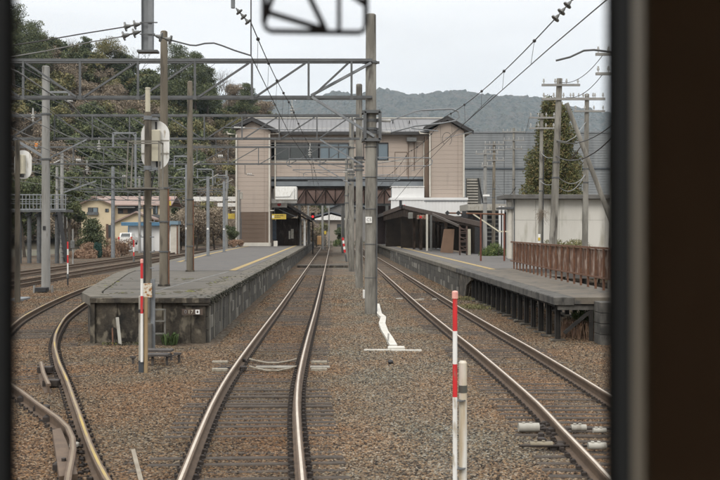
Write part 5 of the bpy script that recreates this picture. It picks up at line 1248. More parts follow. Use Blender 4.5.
# ---- utility poles on the right
UG = 'utility poles on the right'
def upole(label, pxb, Yb, r, arms, pxt, pyt, mt=conc, extra=0):
    base = Vector((xx(pxb,Yb), Yb, -.4)); top = at(pxt, pyt, Yb); t = thing('utility_pole', label, 'utility pole', tuple(base), UG)
    m = MB(); m.tube(base, top, r*1.1, r*.72, 14); m.build('pole', mt, t, smooth=True)
    for (pl, pr, py, n_) in arms:
        z = zz(py, Yb); m = MB(); m.beam((xx(pl,Yb), Yb-.14, z), (xx(pr,Yb), Yb-.14, z), .085, .085); a = m.build('crossarm', M('pale_crossarm', (.42,.41,.38),(.30,.29,.27),5,.7,.1), t)
        for k in range(n_):
            x = xx(pl,Yb)+.08+(xx(pr,Yb)-xx(pl,Yb)-.16)*k/(n_-1); m = MB(); m.tube((x,Yb-.14,z+.04),(x,Yb-.14,z+.20), .018,.018,6); m.disc((x,Yb-.14,z+.15), .045,.06,(0,0,1),8); m.disc((x,Yb-.14,z+.22), .03,.05,(0,0,1),8); m.build('insulator', porc, a)
    m = MB(); 
    for q in (.55, .62): c = base.lerp(top, q); m.tube(c-Vector((0,0,.03)), c+Vector((0,0,.03)), r*1.0, r*1.0, 12)
    m.build('band', steel, t)
    return t, base, top
t, b1, tp1 = upole('thick leaning concrete utility pole with two long crossarms in front of the conifer', 550.8, 37, .16, ((541,579,85.5,4),(541,604,99.5,7)), 559.5, 78.5)
m = MB(); m.tube(tuple(at(566.5,103,36.6)), (xx(641,36.6), 36.6, -.4), .085, .11, 12); m.build('strut_pole', conc, t, smooth=True)
m = MB(); p = at(556,140,36.8); m.path([p, at(566,142,36.7), at(575,137,37.5), at(586,122,42)], .02, 5); m.build('tie_cable', wire_l, t)
upole('straight concrete utility pole nearest the right window edge', 584.3, 42, .135, ((568,604,99,5),(573,604,111.5,4)), 587, 94)
t, b3, tp3 = upole('thin utility pole with a vine clump and yellow plate, left of the leaning pole', 540, 46, .115, ((528.5,555,118,4),(528.5,554.5,128.5,4)), 541.7, 113.5)
m = MB(); m.box(xx(538,45.8), xx(540.6,45.8), 45.8, 45.84, zz(246,45.8), zz(234,45.8)); m.build('plate', white_p, t); m = MB(); m.box(xx(538.2,45.75), xx(540.4,45.75), 45.77, 45.79, zz(240.5,45.8), zz(237.5,45.8)); m.build('yellow_band', yel_p, t)
m = MB(); m.tube((xx(541.8,46),45.85,-.3),(xx(543,46),45.85,zz(150,46)), .025,.025,6); m.build('cable', black_p, t)
m = MB()
for k in range(60):
    a = rnd.uniform(0,6.28); q = at(541+rnd.gauss(0,2.5), 212+rnd.gauss(0,2), 45.8); d_ = Vector((math.cos(a)*.25, rnd.uniform(-.1,.1), -abs(rnd.gauss(.1,.25)))); m.path([q, q+d_*.6+Vector((0,0,.05)), q+d_], .006, 3)
m.build('vine_clump', leaf_br, t)
upole('slim far utility pole above the white building roof', 513.5, 77, .13, ((502,525,132,6),(503,524,140.5,5),(505,522,149,4)), 513.8, 128)
upole('brown utility pole right of the pale one', 493.2, 71.5, .14, ((484,504,144.5,5),(484,504,150,5),(484,504,160.5,4)), 494.2, 141.5, conc_b)
t, _, _ = upole('pale grey utility pole with a small white arm near the stair block', 484.8, 68, .16, ((475,498,154,4),(481,493,166,3)), 485.2, 150, conc_l)
m = MB(); m.bbox(xx(483,67.6), xx(489.5,67.6), 67.5, 67.7, zz(196.3,67.6), zz(194.6,67.6), .02); m.build('small_arm', white_p, t)
upole('utility pole mostly behind the right window post, only its crossarm ends showing', 612, 30, .15, ((594.5,640,55,5),(594.5,640,74.5,5)), 617, 40)
def uwire(label, a, b, sag, r=.012, mt=None):
    wire(label, [a, b], r, mt or wire_m, sag, 'utility wire', 'utility wires on the right')
uwire('black utility wire sagging from the leaning pole to the right', at(556,156,36.9), at(620,128,28), .5, .022)
uwire('second black utility wire below it', at(557,141,36.9), at(620,118,28), .35, .018)
uwire('thin utility wire from the upper crossarm to the right', at(560,82,36.9), at(602,56,30), .3)
uwire('thin utility wire from the long crossarm to the right', at(566,97,36.9), at(602,75,30), .25)
uwire('utility wire between the leaning pole and the straight pole', at(554,172,36.9), at(586,174,42), .45, .018, wire_l)
uwire('lower utility wire between the two thick poles', at(553,180,36.9), at(585,174,42), .6, .018, wire_l)
uwire('utility wire from the thin pole to the leaning pole', at(541.5,153,45.9), at(556,156,37), .15, .018, wire_l)
uwire('utility wire from the thin pole low to the leaning pole', at(540.5,181,45.9), at(553,184,37), .1, .016, wire_l)
uwire('distant utility wire from the slim pole to the thin pole', at(524,131,77), at(529,118,46), .4)
uwire('distant utility wire between the brown and slim poles', at(504,144,71.5), at(503,132,77), .3)
uwire('drooping utility wire down to the white building', at(495,178,71), at(516,187,60), .9, .02)

# ================================================================ LEFT SIDE
YL = 70.5; fw = thing('platform_footbridge', 'grey steel walkway on columns with tubular railing at the left', 'footbridge', (xx(40,YL), YL, -.3))
m = MB(); m.box(-30, xx(66,YL), YL, YL+2, zz(212,YL), zz(209.3,YL)); m.build('deck', steel, fw)
m = MB(); m.box(-30, xx(66,YL), YL-.02, YL, zz(210.2,YL), zz(208.6,YL)); m.build('kick_plate', steel_l, fw)
for zq in (193.8, 198.6, 203): m = MB(); m.tube((-30,YL+.05,zz(zq,YL)), (xx(66.5,YL),YL+.05,zz(zq+1.2,YL)), .035,.035,6); m.build('rail', steel_l, fw)
px = 15
while px < 67: m = MB(); m.beam((xx(px,YL),YL+.05,zz(209,YL)), (xx(px,YL),YL+.05,zz(194,YL)), .05); m.build('baluster', steel_l, fw); px += 3.6
for zq in (194.3, 201): m = MB(); m.tube((-30,YL+1.9,zz(zq,YL)), (xx(65,YL),YL+1.9,zz(zq,YL)), .03,.03,6); m.build('rail', steel, fw)
for px in (19.5, 29.3, 39, 57): m = MB(); m.tube((xx(px,YL+.8),YL+.8,-.35), (xx(px,YL+.8),YL+.8,zz(213.5,YL)), .165,.165,12); m.build('column', steel, fw); m = MB(); m.beam((xx(px-4,YL+.4),YL+.4,zz(215.5,YL)), (xx(px+3,YL+.4),YL+.4,zz(212.4,YL)), .12,.16); m.build('bracket', steel_d, fw)
m = MB(); m.beam(at(59,212,YL-.2), at(67,262,YL-.2), .28,.1); m.beam(at(57.5,212,YL+.6), at(64,262,YL+.6), .2,.1); m.build('stair_stringer', steel_d, fw)
for k in range(10): m = MB(); p = at(58.5+.8*k, 214+4.8*k, YL+.2); m.box(p.x-.25, p.x+.25, YL-.1, YL+.6, p.z-.03, p.z); m.build('stair_tread', steel_d, fw)
t = thing('control_cabinet', 'small grey cabinet on a post right of the footbridge stair', 'cabinet', (xx(72.5,69), 69, -.3)); x = xx(72.5,69)
m = MB(); m.bbox(x-.13,x+.15,68.9,69.1,zz(248,69),zz(240.5,69),.02); m.build('box', porc_d, t); m = MB(); m.tube((x,69.1,-.35),(x,69.1,zz(229,69)),.06,.06,8); m.build('post', conc_l, t)
# yellow house
YH = 132.; yw = M('yellow_plaster', (.60,.50,.34),(.55,.46,.31),.3,.85,0,c3=(.47,.39,.27),s3=.8,t3=.66); pr = M('pinkish_roof_tiles', (.44,.32,.275),(.36,.26,.22),1.2,.8,.3,5,c3=(.22,.17,.15),s3=1,t3=.6)
yh = thing('yellow_house', 'yellow two-storey house with pinkish tiled roof beyond the yard', 'house', (xx(110,YH), YH, -.4))
hx = lambda p: xx(p, YH)
hz = lambda p: zz(p, YH)
m = MB(); m.prism([(hx(81.5),-.4),(hx(112),-.4),(hx(112),hz(203.5)),(hx(95.5),hz(198.5)),(hx(81.5),hz(203))], 'y', YH, YH+9); m.build('wall', yw, yh)
m = MB(); m.box(hx(112), hx(160), YH+1.2, YH+9, -.4, hz(204)); m.build('wall', yw, yh)
m = MB(); m.prism([(YH+.6, hz(204.5)), (YH+5, hz(194.8)), (YH+5, hz(195.8)), (YH+.6, hz(205.5))], 'x', hx(97), hx(171)); m.build('roof', pr, yh)
m = MB(); m.prism([(YH+9.6, hz(204.5)), (YH+5, hz(194.8)), (YH+5, hz(195.8)), (YH+9.6, hz(205.5))], 'x', hx(82), hx(171)); m.build('roof', pr, yh)
for a, b in (((79,204),(95.5,196.8)), ((112.5,203.8),(95.5,196.8))):
    m = MB(); m.prism([(hx(a[0]),hz(a[1])),(hx(b[0]),hz(b[1])),(hx(b[0]),hz(b[1]+1.2)),(hx(a[0]),hz(a[1]+1.3))], 'y', YH-.6, YH+5); m.build('gable_roof', pr, yh)
    m = MB(); m.prism([(hx(a[0]),hz(a[1]+.3)),(hx(b[0]),hz(b[1]+.3)),(hx(b[0]),hz(b[1]+1.3)),(hx(a[0]),hz(a[1]+1.4))], 'y', YH-.7, YH-.61); m.build('barge_board', brown_w, yh)
def hwin(a, b, c, d, y=YH, sill=True):
    m = MB(); m.box(hx(a), hx(b), y-.1, y-.02, hz(d), hz(c)); f = m.build('window', frame_m, yh); k = 2 if b-a > 3 else 1
    for i in range(k): m = MB(); m.box(hx(a+(b-a)*i/k)+.08, hx(a+(b-a)*(i+1)/k)-.08, y-.12, y-.101, hz(d)+.08, hz(c)-.08); m.build('pane', glassd if i == 0 else glassb, f)
hwin(88, 98, 207.5, 214.5); hwin(105.3, 108.8, 208.8, 212); hwin(89, 98, 224.5, 232); hwin(108.5, 112.3, 225, 238, YH-.02)
m = MB(); m.box(hx(87.5), hx(98.5), YH-.4, YH-.05, hz(215), hz(212)); m.build('balcony_rail', steel, yh)
m = MB(); m.box(hx(106), hx(108.4), YH-.05, YH-.01, -.3, hz(224)); m.box(hx(115), hx(118), YH+1.1, YH+1.19, -.3, hz(224)); m.build('brick_panel', M('brown_brick', (.20,.11,.07),(.14,.08,.055),3,.9,.2), yh)
m = MB(); m.box(hx(116), hx(137), YH+1.12, YH+1.18, hz(213.5), hz(205.5)); m.build('balcony_opening', steel_d, yh); m = MB(); m.box(hx(116), hx(134.5), YH+.2, YH+1.2, hz(208), hz(206.6)); m.build('awning', porc_d, yh)
m = MB(); m.box(hx(121.5), hx(126), YH+1.0, YH+1.1, hz(213), hz(209)); m.build('shutter', brown_w, yh)
m = MB(); m.prism([(hx(118.5),-.4),(hx(150),-.4),(hx(150),hz(214)),(hx(141),hz(212.5)),(hx(118.5),hz(223))], 'y', YH-3, YH+1.1); m.build('wing_wall', yw, yh)
m = MB(); m.prism([(hx(116.5),hz(223.4)),(hx(141),hz(211.6)),(hx(141),hz(213.2)),(hx(116.5),hz(224.8))], 'y', YH-3.5, YH+1.1); m.build('wing_roof', pr, yh)
m = MB(); m.prism([(hx(141),hz(211.6)),(hx(160),hz(219)),(hx(160),hz(220.5)),(hx(141),hz(213.2))], 'y', YH-3.5, YH+1.1); m.build('wing_roof', pr, yh)
hwin(151.5, 156.3, 204, 214, YH+1.1)
m = MB(); m.box(hx(151.5), hx(159), YH+.4, YH+1, hz(217.5), hz(214.5)); m.build('balcony_rail', steel, yh)
# garage
YGa = 114.; gx = lambda p: xx(p, YGa); gz = lambda p: zz(p, YGa)
ga = thing('garage', 'white garage with a bright blue roof edge beside the yard', 'garage', (gx(148), YGa, -.4))
m = MB(); m.box(gx(128.5), gx(171), YGa+.1, YGa+6, -.4, gz(225.8)); m.build('wall', M('garage_white', (.62,.64,.66),(.56,.58,.60),.5,.7,0), ga)
m = MB(); m.bbox(gx(122.5), gx(176), YGa-.8, YGa+6.3, gz(225.8)+.01, gz(222.2), .04); m.build('roof', blue_p, ga)
for a in (130.5, 141.5, 152.5, 161.5): m = MB(); m.bbox(gx(a), gx(a+9.6), YGa+.04, YGa+.099, -.38, gz(227), .01); m.build('shutter_door', wcor, ga)
for a in (129.5, 151.5): m = MB(); m.beam((gx(a),YGa-.6,-.4),(gx(a),YGa-.6,gz(226)), .1); m.build('post', blue_p, ga)
# parked car
YC = 109.; cxx = xx(125, YC); car = thing('parked_car', 'white hatchback parked tail-on left of the garage, half hidden by brush', 'car', (cxx, YC, 0))
def carpart(name, mt, prof, x0, x1): m = MB(); m.prism(prof, 'x', x0, x1); return m.build(name, mt, car)
cz = zz(245, YC); cb = .78
carpart('body', white_p, [(YC,cz+.25),(YC+.05,cz+.85),(YC+.35,cz+.92),(YC+3.1,cz+.88),(YC+3.7,cz+.7),(YC+3.75,cz+.25)], cxx-cb, cxx+cb)
carpart('cabin', white_p, [(YC+.15,cz+.92),(YC+.5,cz+1.42),(YC+1.9,cz+1.44),(YC+2.8,cz+.9)], cxx-cb+.1, cxx+cb-.1)
m = MB(); m.add([(cxx-.55,YC+.17,cz+.98),(cxx+.55,YC+.17,cz+.98),(cxx+.48,YC+.43,cz+1.36),(cxx-.48,YC+.43,cz+1.36)], [(0,1,2,3)]); m.build('rear_window', glassd, car)
for s_ in (-1, 1):
    m = MB(); m.bbox(cxx+s_*.74-.09, cxx+s_*.74+.09, YC-.02, YC+.15, cz+.62, cz+.95, .02); m.build('tail_light', red_p, car)
    for yy in (YC+.7, YC+3.0): m = MB(); m.disc((cxx+s_*.70, yy, cz+.28), .29, .18, (1,0,0), 16); w_ = m.build('wheel', black_p, car); m = MB(); m.disc((cxx+s_*.80, yy, cz+.28), .17, .02, (1,0,0), 12); m.build('rim', steel_l, w_)
m = MB(); m.box(cxx-.2, cxx+.2, YC-.03, YC-.005, cz+.5, cz+.62); m.build('number_plate', white_w, car)
# small shed things between garage and masts
t = thing('blue_kiosk', 'small pale blue roofed hut between the platform poles', 'hut', (xx(173,100), 100, -.4))
m = MB(); m.box(xx(168.5,100), xx(178,100), 100, 102, zz(224.5,100), zz(221,100)); m.build('roof', M('light_blue', (.25,.38,.48),None,2,.6,0), t); m = MB(); m.box(xx(170,100), xx(177,100), 100.3, 101.8, -.4, zz(224.6,100)); m.build('wall', trim_w, t)
t = thing('red_post', 'thin rusty post by the left yellow line', 'post', (xx(177.3,58), 58, PT)); m = MB(); m.tube((xx(177.3,58),58,PT), (xx(177.3,58),58,zz(226,58)), .045,.045,8); m.build('post', rust_d, t)
m = MB(); m.tube((xx(177.3,58),58,zz(226,58)), (xx(177.3,58),58,zz(225,58)), .06,.06,8); m.build('cap', steel_d, t)
t = thing('lineside_sign', 'small red and yellow sign on a rusty pole behind the brown pole', 'sign', (xx(169,70), 70, -.2)); m = MB(); m.tube((xx(169,70),70,-.3),(xx(169,70),70,zz(197,70)), .04,.04,6); m.build('pole', rust_d, t)
m = MB(); m.box(xx(167.8,70), xx(171.3,70), 69.9, 69.93, zz(205.5,70), zz(201,70)); m.build('yellow_plate', yel_p, t); m = MB(); m.disc((xx(169.4,70),69.9,zz(198.5,70)), .13,.04,(0,1,0),12); m.build('red_disc', pink_p, t)

# ================================================================ HILL, MOUNTAINS, TREES
# wooded hill at left; ridge height and distance as a function of bearing
RG0 = [(-1.3,165,40),(-.45,165,40),(-.34,165,34),(-.29,168,31.5),(-.245,172,29.5),(-.20,176,27.5),(-.165,180,26),(-.145,183,26),(-.127,188,25.5),(-.104,190,25),(-.076,193,23.5),(-.052,200,21.5),(-.035,205,19),(-.015,215,11),(.01,230,0)]
RG = [(p[0], p[1]+38, p[2]*(p[1]+38)/p[1]) for p in RG0]
def hill(x, y):
    y = max(y, 1); a = x/y; Yr = interp([(p[0],p[1]) for p in RG], a); H = interp([(p[0],p[2]) for p in RG], a)
    foot = interp([(-1.3,120),(-.3,141),(-.2,147),(-.1,150),(0,165)], a); t = (y-foot)/(Yr-foot)
    if t <= 0: return -.5
    s_ = t*t*(3-2*t) if t < 1 else 1-.15*min(1,(t-1)*1.2)
    return -.5+H*(.35*min(t,1)+.65*s_)*(1 if t < 1 else s_/1.0)+.8*mnoise.noise(Vector((x*.05,y*.05,1)))*min(t,1)
hs = [float(v) for v in np.arange(-290, 8, 4)]; hy = [float(v) for v in np.arange(112, 340, 4)]
hm = M('hill_earth', (.12,.095,.06), (.075,.068,.042), .15, .95, .3, 3, c3=(.19,.13,.08), s3=.1, t3=.58)
structure(sheet('hill', hs, hy, hill, hm))
# far mountains
CR = [(-.5,90),(-.25,88),(-.14,93),(-.087,88.5),(-.075,93.5),(-.04,97),(-.016,95),(0,89.5),(.024,91.5),(.05,84.5),(.062,86),(.083,90.5),(.11,87.5),(.137,86.3),(.158,91),(.182,94),(.217,96),(.235,99.5),(.255,104),(.276,108),(.29,111),(.4,118),(.6,110)]
YM = 2850.
def mtn(x, y):
    a = x/y; yr = YM+240*mnoise.noise(Vector((a*6,0,5))); z1 = (HY-interp(CR, a))/F*YM
    t = (y-1425)/(yr-1425)
    if t <= 0: return -.44
    s_ = t**1.15 if t <= 1 else max(0, 1-(t-1)*.8)
    z = z1*s_; rid = mnoise.fractal(Vector((x*.003, y*.002, 2)), 1.0, 2.0, 5)
    z += 50*rid*min(1,max(0,t))*(1.15-t if t < 1 else .3)
    z += (mnoise.noise(Vector((x*.06, y*.06, 0)))*8+mnoise.noise(Vector((x*.14, y*.14, 4)))*7)*min(1,max(0,t*5))
    return max(z, -.44)
mm = M('mountain_woods', (.075,.082,.052), (.13,.105,.075), .02, .95, 1., .11, c3=(.045,.055,.036), s3=.06, t3=.52)
for n_ in mm.node_tree.nodes:
    if n_.type == 'BUMP': n_.inputs['Distance'].default_value = 14
ms = [float(v) for v in np.arange(-1350, 1580, 6.2)]; my = [float(v) for v in np.concatenate([np.arange(1410, 2250, 40), np.arange(2250, 3120, 14), np.arange(3120, 3760, 110)])]
structure(sheet('mountain', ms, my, mtn, mm))

def leaves(rs, clumps_, n, size, flat=.8):
    """clumps_: (centre, radii); returns verts (4n,3)"""
    c = np.array([k[0] for k in clumps_], float); r = np.array([k[1] for k in clumps_], float)
    w_ = (r[:,0]*r[:,1]*r[:,2])**(2/3); idx = rs.choice(len(c), n, p=w_/w_.sum())
    d = rs.normal(size=(n,3)); d /= np.linalg.norm(d, axis=1)[:,None]; rad = rs.random(n)**.42*rs.uniform(.9,1.12,n)
    p = c[idx]+d*rad[:,None]*r[idx]
    u = rs.normal(size=(n,3)); u /= np.linalg.norm(u, axis=1)[:,None]; v = np.cross(u, rs.normal(size=(n,3))); v /= np.linalg.norm(v, axis=1)[:,None]
    s_ = size*rs.uniform(.5, 1.4, n)[:,None]
    return np.stack([p-u*s_, p+u*s_*.7-v*s_*flat*.6, p+u*s_*.4+v*s_*flat*.9], 1).reshape(-1, 3)
def quadmesh(name, V, mat):
    me = bpy.data.meshes.new(name); n = len(V)//3
    me.vertices.add(len(V)); me.vertices.foreach_set('co', V.astype(np.float32).ravel())
    me.loops.add(3*n); me.loops.foreach_set('vertex_index', np.arange(3*n, dtype=np.int32))
    me.polygons.add(n); me.polygons.foreach_set('loop_start', np.arange(0, 3*n, 3, dtype=np.int32)); me.polygons.foreach_set('loop_total', np.full(n, 3, np.int32))
    me.update(); me.materials.append(mat); return me
def crown_clumps(rs, kind, h, r):
    cl = []
    if kind == 'round':
        for k in range(rs.integers(9, 15)):
            a = rs.uniform(0,6.28); q = r*rs.uniform(.15,.75); z = h*rs.uniform(.42,.9); rr = r*rs.uniform(.28,.5); q *= 1.1-abs(z/h-.6)
            cl.append(((q*math.cos(a), q*math.sin(a), z), (rr, rr, rr*.75)))
    elif kind == 'pine':
        for k in range(11):
            z = h*(.35+.62*k/10); q = r*(1.05-.8*k/10)*rs.uniform(.5,1.0); a = rs.uniform(0,6.28); rr = r*(.48-.22*k/10)
            cl.append(((q*math.cos(a)*.7, q*math.sin(a)*.7, z), (rr*1.3, rr*1.3, rr*.5)))
            a += 2.5; cl.append(((q*math.cos(a)*.6, q*math.sin(a)*.6, z-.03*h), (rr*1.2, rr*1.2, rr*.45)))
    elif kind == 'cone':
        for k in range(60):
            u = ((k+.5)/60)**1.1; z = h*(.08+.88*u); rr = r*(.42-.22*u); q = r*(1.0-.80*u**1.6)*.74*rs.uniform(.25,1.1); a = k*2.4+rs.uniform(-.5,.5)
            cl.append(((q*math.cos(a), q*math.sin(a), z), (rr, rr, rr*1.15)))
    elif kind == 'bush':
        for k in range(9):
            a = rs.uniform(0,6.28); q = r*rs.uniform(.1,.75); rr = r*rs.uniform(.25,.45); cl.append(((q*math.cos(a), q*math.sin(a), h*rs.uniform(.3,.75)), (rr, rr, h*.3)))
    return cl
def limbs(m, rs, base, h, r, tr, n=7, z0=.3):
    m.path([base, base+Vector((rs.uniform(-.1,.1)*r, 0, h*.45)), base+Vector((rs.uniform(-.15,.15)*r, 0, h*.9))], [tr, tr*.7, tr*.2], 7)
    for k in range(n):
        a = rs.uniform(0,6.28); z = h*rs.uniform(z0,.75); q = r*rs.uniform(.5,.95); m.path([base+Vector((0,0,z)), base+Vector((q*.5*math.cos(a), q*.5*math.sin(a), z+h*.10)), base+Vector((q*math.cos(a), q*math.sin(a), z+h*.22))], [tr*.4, tr*.25, tr*.08], 5)
def bare(m, rs, base, h, r, tr, n=26):
    """branching bare tree"""
    def br(p, d, l, w_, dep):
        q = p+d*l+Vector((0,0,l*.06)); mid = p.lerp(q, .5)+Vector((rs.normal()*l*.05, rs.normal()*l*.05, 0)); m.path([p, mid, q], [w_, w_*.8, w_*.6], 4 if dep > 1 else 6)
        if dep < 5:
            for k in range(3 if dep < 4 else 2):
                nd = (d+Vector((rs.normal()*.42, rs.normal()*.42, rs.normal()*.22+.12))).normalized(); br(q, nd, l*rs.uniform(.6,.85), w_*.58, dep+1)
    br(base, Vector((rs.normal()*.04, rs.normal()*.04, 1)).normalized(), h*.27, tr, 0)
TREEG = 'trees along the hill ridge'
def tree(name, label, x, y, z, h, r, kind, mat, n=2600, ls=.16, group=None, seed=1, cat='tree', z0=.3):
    rs = np.random.default_rng(seed); t = thing(name, label, cat, (x, y, z), group); m = MB(); base = Vector((x, y, z-.3))
    if kind == 'bare': bare(m, rs, base, h, r, h*.016); m.build('branches', M('bare_bark', (.20,.175,.15),(.14,.12,.10),1,.9,0), t); return t
    limbs(m, rs, base, h, r, max(.06, h*.022), 7, z0); m.build('trunk', bark, t)
    o = inst(quadmesh('crown', leaves(rs, crown_clumps(rs, kind, h, r), int(n*1.8), ls*.98), mat), 'crown', (0,0,0), t); ORG[o.name] = (x,y,z); return t
# stuff: the wood on the hill, three kinds mixed
rs = np.random.default_rng(3); protos = {}
for nm, kind, n_, ls in (('ev','round',2500,.255), ('ol','round',2500,.24), ('br','round',2300,.17), ('pi','pine',2500,.24)):
    protos[nm] = [leaves(np.random.default_rng(50+k), crown_clumps(np.random.default_rng(90+k+ord(nm[0])), kind, 1., .42), n_, ls/7.5) for k in range(4)]
accum = {'ev': [], 'ol': [], 'br': []}; twigs = MB(); cnt = 0; tries = 0
while cnt < 740 and tries < 20000:
    tries += 1; a = rs.uniform(-.42, -.012); y = rs.uniform(140, 258); x = a*y; Yr = interp([(p[0],p[1]) for p in RG], a)
    if y > Yr+4: continue
    z = hill(x, y)
    if z < -.3: continue
    q = mnoise.noise(Vector((x*.045, y*.06, 9)))+.35*rs.normal()*.5-(.22 if a > -.135 else 0)
    kd = 'ev' if q > .12 else ('br' if q < -.02 else 'ol')
    near = y < 140; h = rs.uniform(6, 10)*(.85 if kd == 'br' else 1)*(.8 if a > -.14 else 1); key = 'pi' if kd == 'ev' and rs.random() < .4 else kd
    V = protos[key][rs.integers(4)]*h; th = rs.uniform(0, 6.28); ca, sa = math.cos(th), math.sin(th)
    W = np.stack([V[:,0]*ca-V[:,1]*sa+x, V[:,0]*sa+V[:,1]*ca+y, V[:,2]+z-.25*h], 1); accum[kd].append(W); cnt += 1
for kd, nm, mt, lab in (('ev','evergreen_wood',leaf_dk,'dark evergreen wood covering the left hill'), ('ol','olive_wood',leaf_ol,'olive green mixed wood on the left hill'), ('br','bare_wood',leaf_br,'brown leafless wood patches on the left hill')):
    stuff(inst(quadmesh(nm, np.concatenate(accum[kd]), mt), nm, (0,0,0)), lab, 'wood')
# individual trees on the skyline
def ridge_tree(px, ptop, Y, h, r, kind, mat, name, label, seed, n=2600, ls=.2):
    n = int(n*2.2); ls *= .74; Y += 38; h *= 1.23; r *= 1.23; x = xx(px, Y); z = zz(ptop, Y)-h; tree(name, label, x, Y, z, h, r, kind, mat, n, ls, TREEG, seed)
ridge_tree(33, 22, 150, 11, 4.5, 'pine', leaf_dk, 'pine_tree', 'tall pine at the top left with ragged layered crown', 11, 4200)
ridge_tree(14, 5, 140, 13, 4.5, 'pine', leaf_dk, 'pine_tree', 'dark pine touching the left window edge', 12, 4200)
ridge_tree(47, 32, 160, 8, 3.2, 'round', leaf_ol, 'broadleaf_tree', 'olive tree right of the tall pine on the ridge', 13)
ridge_tree(66, 30, 168, 9, 3, 'bare', None, 'bare_tree', 'bare pale tree rising over the ridge', 14)
ridge_tree(86, 37, 166, 7.5, 2.6, 'pine', leaf_dk, 'pine_tree', 'small rounded pine on the ridge crest', 15)
ridge_tree(105, 40, 167, 7.5, 4, 'round', leaf_ol, 'broadleaf_tree', 'wide olive tree on the ridge left of the drop post', 16)
ridge_tree(127, 48, 170, 7, 3, 'round', leaf_dk, 'broadleaf_tree', 'dark round tree beneath the hanging drop post', 17)
ridge_tree(138, 40, 175, 8.5, 3, 'bare', None, 'bare_tree', 'bare tree behind the drop post foot', 18)
ridge_tree(178, 44, 160, 13, 4.2, 'pine', leaf_dk, 'pine_tree', 'big green pine right of the nearest brown pole', 19, 5200)
ridge_tree(196, 52, 158, 12, 4.0, 'pine', leaf_gr if False else leaf_dk, 'pine_tree', 'broad green pine sloping down to the right on the ridge', 20, 5200)
ridge_tree(207, 66, 162, 9.5, 3.4, 'pine', leaf_dk, 'pine_tree', 'lower green pine at the right end of the tall trees', 21, 3600)
ridge_tree(219, 64, 180, 10, 3, 'bare', None, 'bare_tree', 'bare grey tree against the sky in the middle', 22)
ridge_tree(228, 70, 185, 10, 3, 'bare', None, 'bare_tree', 'second bare tree against the sky, more slender', 23)
ridge_tree(236, 84, 180, 6.5, 3, 'round', leaf_br, 'broadleaf_tree', 'brownish tree on the low ridge', 24)
ridge_tree(247, 83, 176, 7.5, 2.6, 'pine', leaf_dk, 'pine_tree', 'small spiky pine at the right end of the ridge', 25)
ridge_tree(262, 98, 190, 6, 3, 'round', leaf_br, 'broadleaf_tree', 'low brown tree left of the station roof', 26)
# yard-side plants
tree('conifer', 'tall bronze-green conifer behind the white building', xx(555,76), 76, -.4, zz(97,76)+.4, 3.3, 'cone', leaf_cy, 75000, .092, None, 31, 'tree')
tree('pine_tree', 'dark green pine thicket between footbridge and yellow house', xx(66,92), 92, -.4, 9.0, 1.7, 'round', leaf_dk, 4200, .14, None, 32)
tree('pine_tree', 'spreading low pine in front of the yellow house', xx(92,93), 93, -.4, 4.0, 1.9, 'pine', leaf_dk, 2600, .11, None, 33)
tree('pine_tree', 'dense dark evergreen behind the footbridge columns', xx(25,88), 88, -.4, 8, 3.6, 'round', leaf_dk, 4500, .16, None, 34)
tree('pine_tree', 'dark evergreen just left of the yellow house', xx(70,108), 108, -.4, 10, 2.0, 'round', leaf_dk, 4000, .16, None, 35)
tree('garden_pine', 'small cloud-shaped pine at the foot of the left tower', xx(232,85), 85, PT-.1, 2.3, .75, 'round', leaf_dk, 1800, .06, None, 36, 'bush')
tree('dry_shrub', 'yellowed shrub at the base of the small pine', xx(234,83), 83, PT-.05, .8, 1.0, 'bush', leaf_rd, 1500, .05, None, 37, 'bush')
tree('line_end_pine', 'clipped pine before the pale gabled house', xx(341,151), 151, -.3, 3.6, 1.3, 'round', leaf_dk, 1500, .15, None, 38)
tree('line_end_hedge', 'green hedge in front of the pale house at the line end', xx(340,148), 148, -.3, 1.5, 1.6, 'bush', leaf_gr, 1500, .09, None, 43, 'bush')
tree('line_end_tree', 'olive tree left of the pale house at the line end', xx(322,156), 156, -.3, 4.2, 1.6, 'round', leaf_ol, 1500, .12, None, 44)
tree('line_end_shrub', 'brown shrub behind the red signal', xx(316,140), 140, -.3, 3.4, 1.8, 'bush', leaf_br, 1200, .12, None, 39, 'bush')
tree('hedge', 'green hedge behind the pipe frame', xx(497,56), 56, .2, 1.55, 1.6, 'bush', leaf_gr, 6000, .045, None, 40, 'hedge')
tree('clipped_shrub', 'rounded clipped shrub behind the rusty fence', xx(566,47), 47, -.1, 2.0, 2.3, 'bush', leaf_ol, 6500, .05, None, 41, 'bush')
tree('clipped_shrub', 'small clipped shrub at the right end behind the fence', xx(598,44), 44, -.2, 1.6, 1.3, 'bush', leaf_ol, 3500, .05, None, 42, 'bush')
for i, (px, Y, h, r, mt, lab) in enumerate(((105, 88, 1.6, 2.0, leaf_rd, 'reddish brown brush mound below the yellow house'), (122, 92, 2.1, 1.8, leaf_rd, 'rust coloured brush in front of the parked car'), (84, 84, 1.1, 1.6, leaf_rd, 'pale dead grass mound right of the cabinet'), (181, 118, 5, 3, leaf_br, 'grey brown thicket behind the masts'), (196, 116, 5.5, 3.2, leaf_br, 'tall brown thicket between the masts'), (215, 120, 6, 3.2, leaf_br, 'brown thicket beside the left tower'), (115, 150, 6, 4, leaf_dk, 'dark trees behind the yellow house roof'), (98, 86, 1.8, .6, M('teal_net', (.06,.14,.11),(.04,.10,.08),3,.9,0), 'dark teal bush beside the brush mound'))):
    tree('thicket', lab, xx(px,Y), Y, -.4, h, r, 'bush' if h < 3 else 'round', mt, 2600 if h < 3 else 2400, .07 if h < 3 else .13, None, 60+i, 'bush')
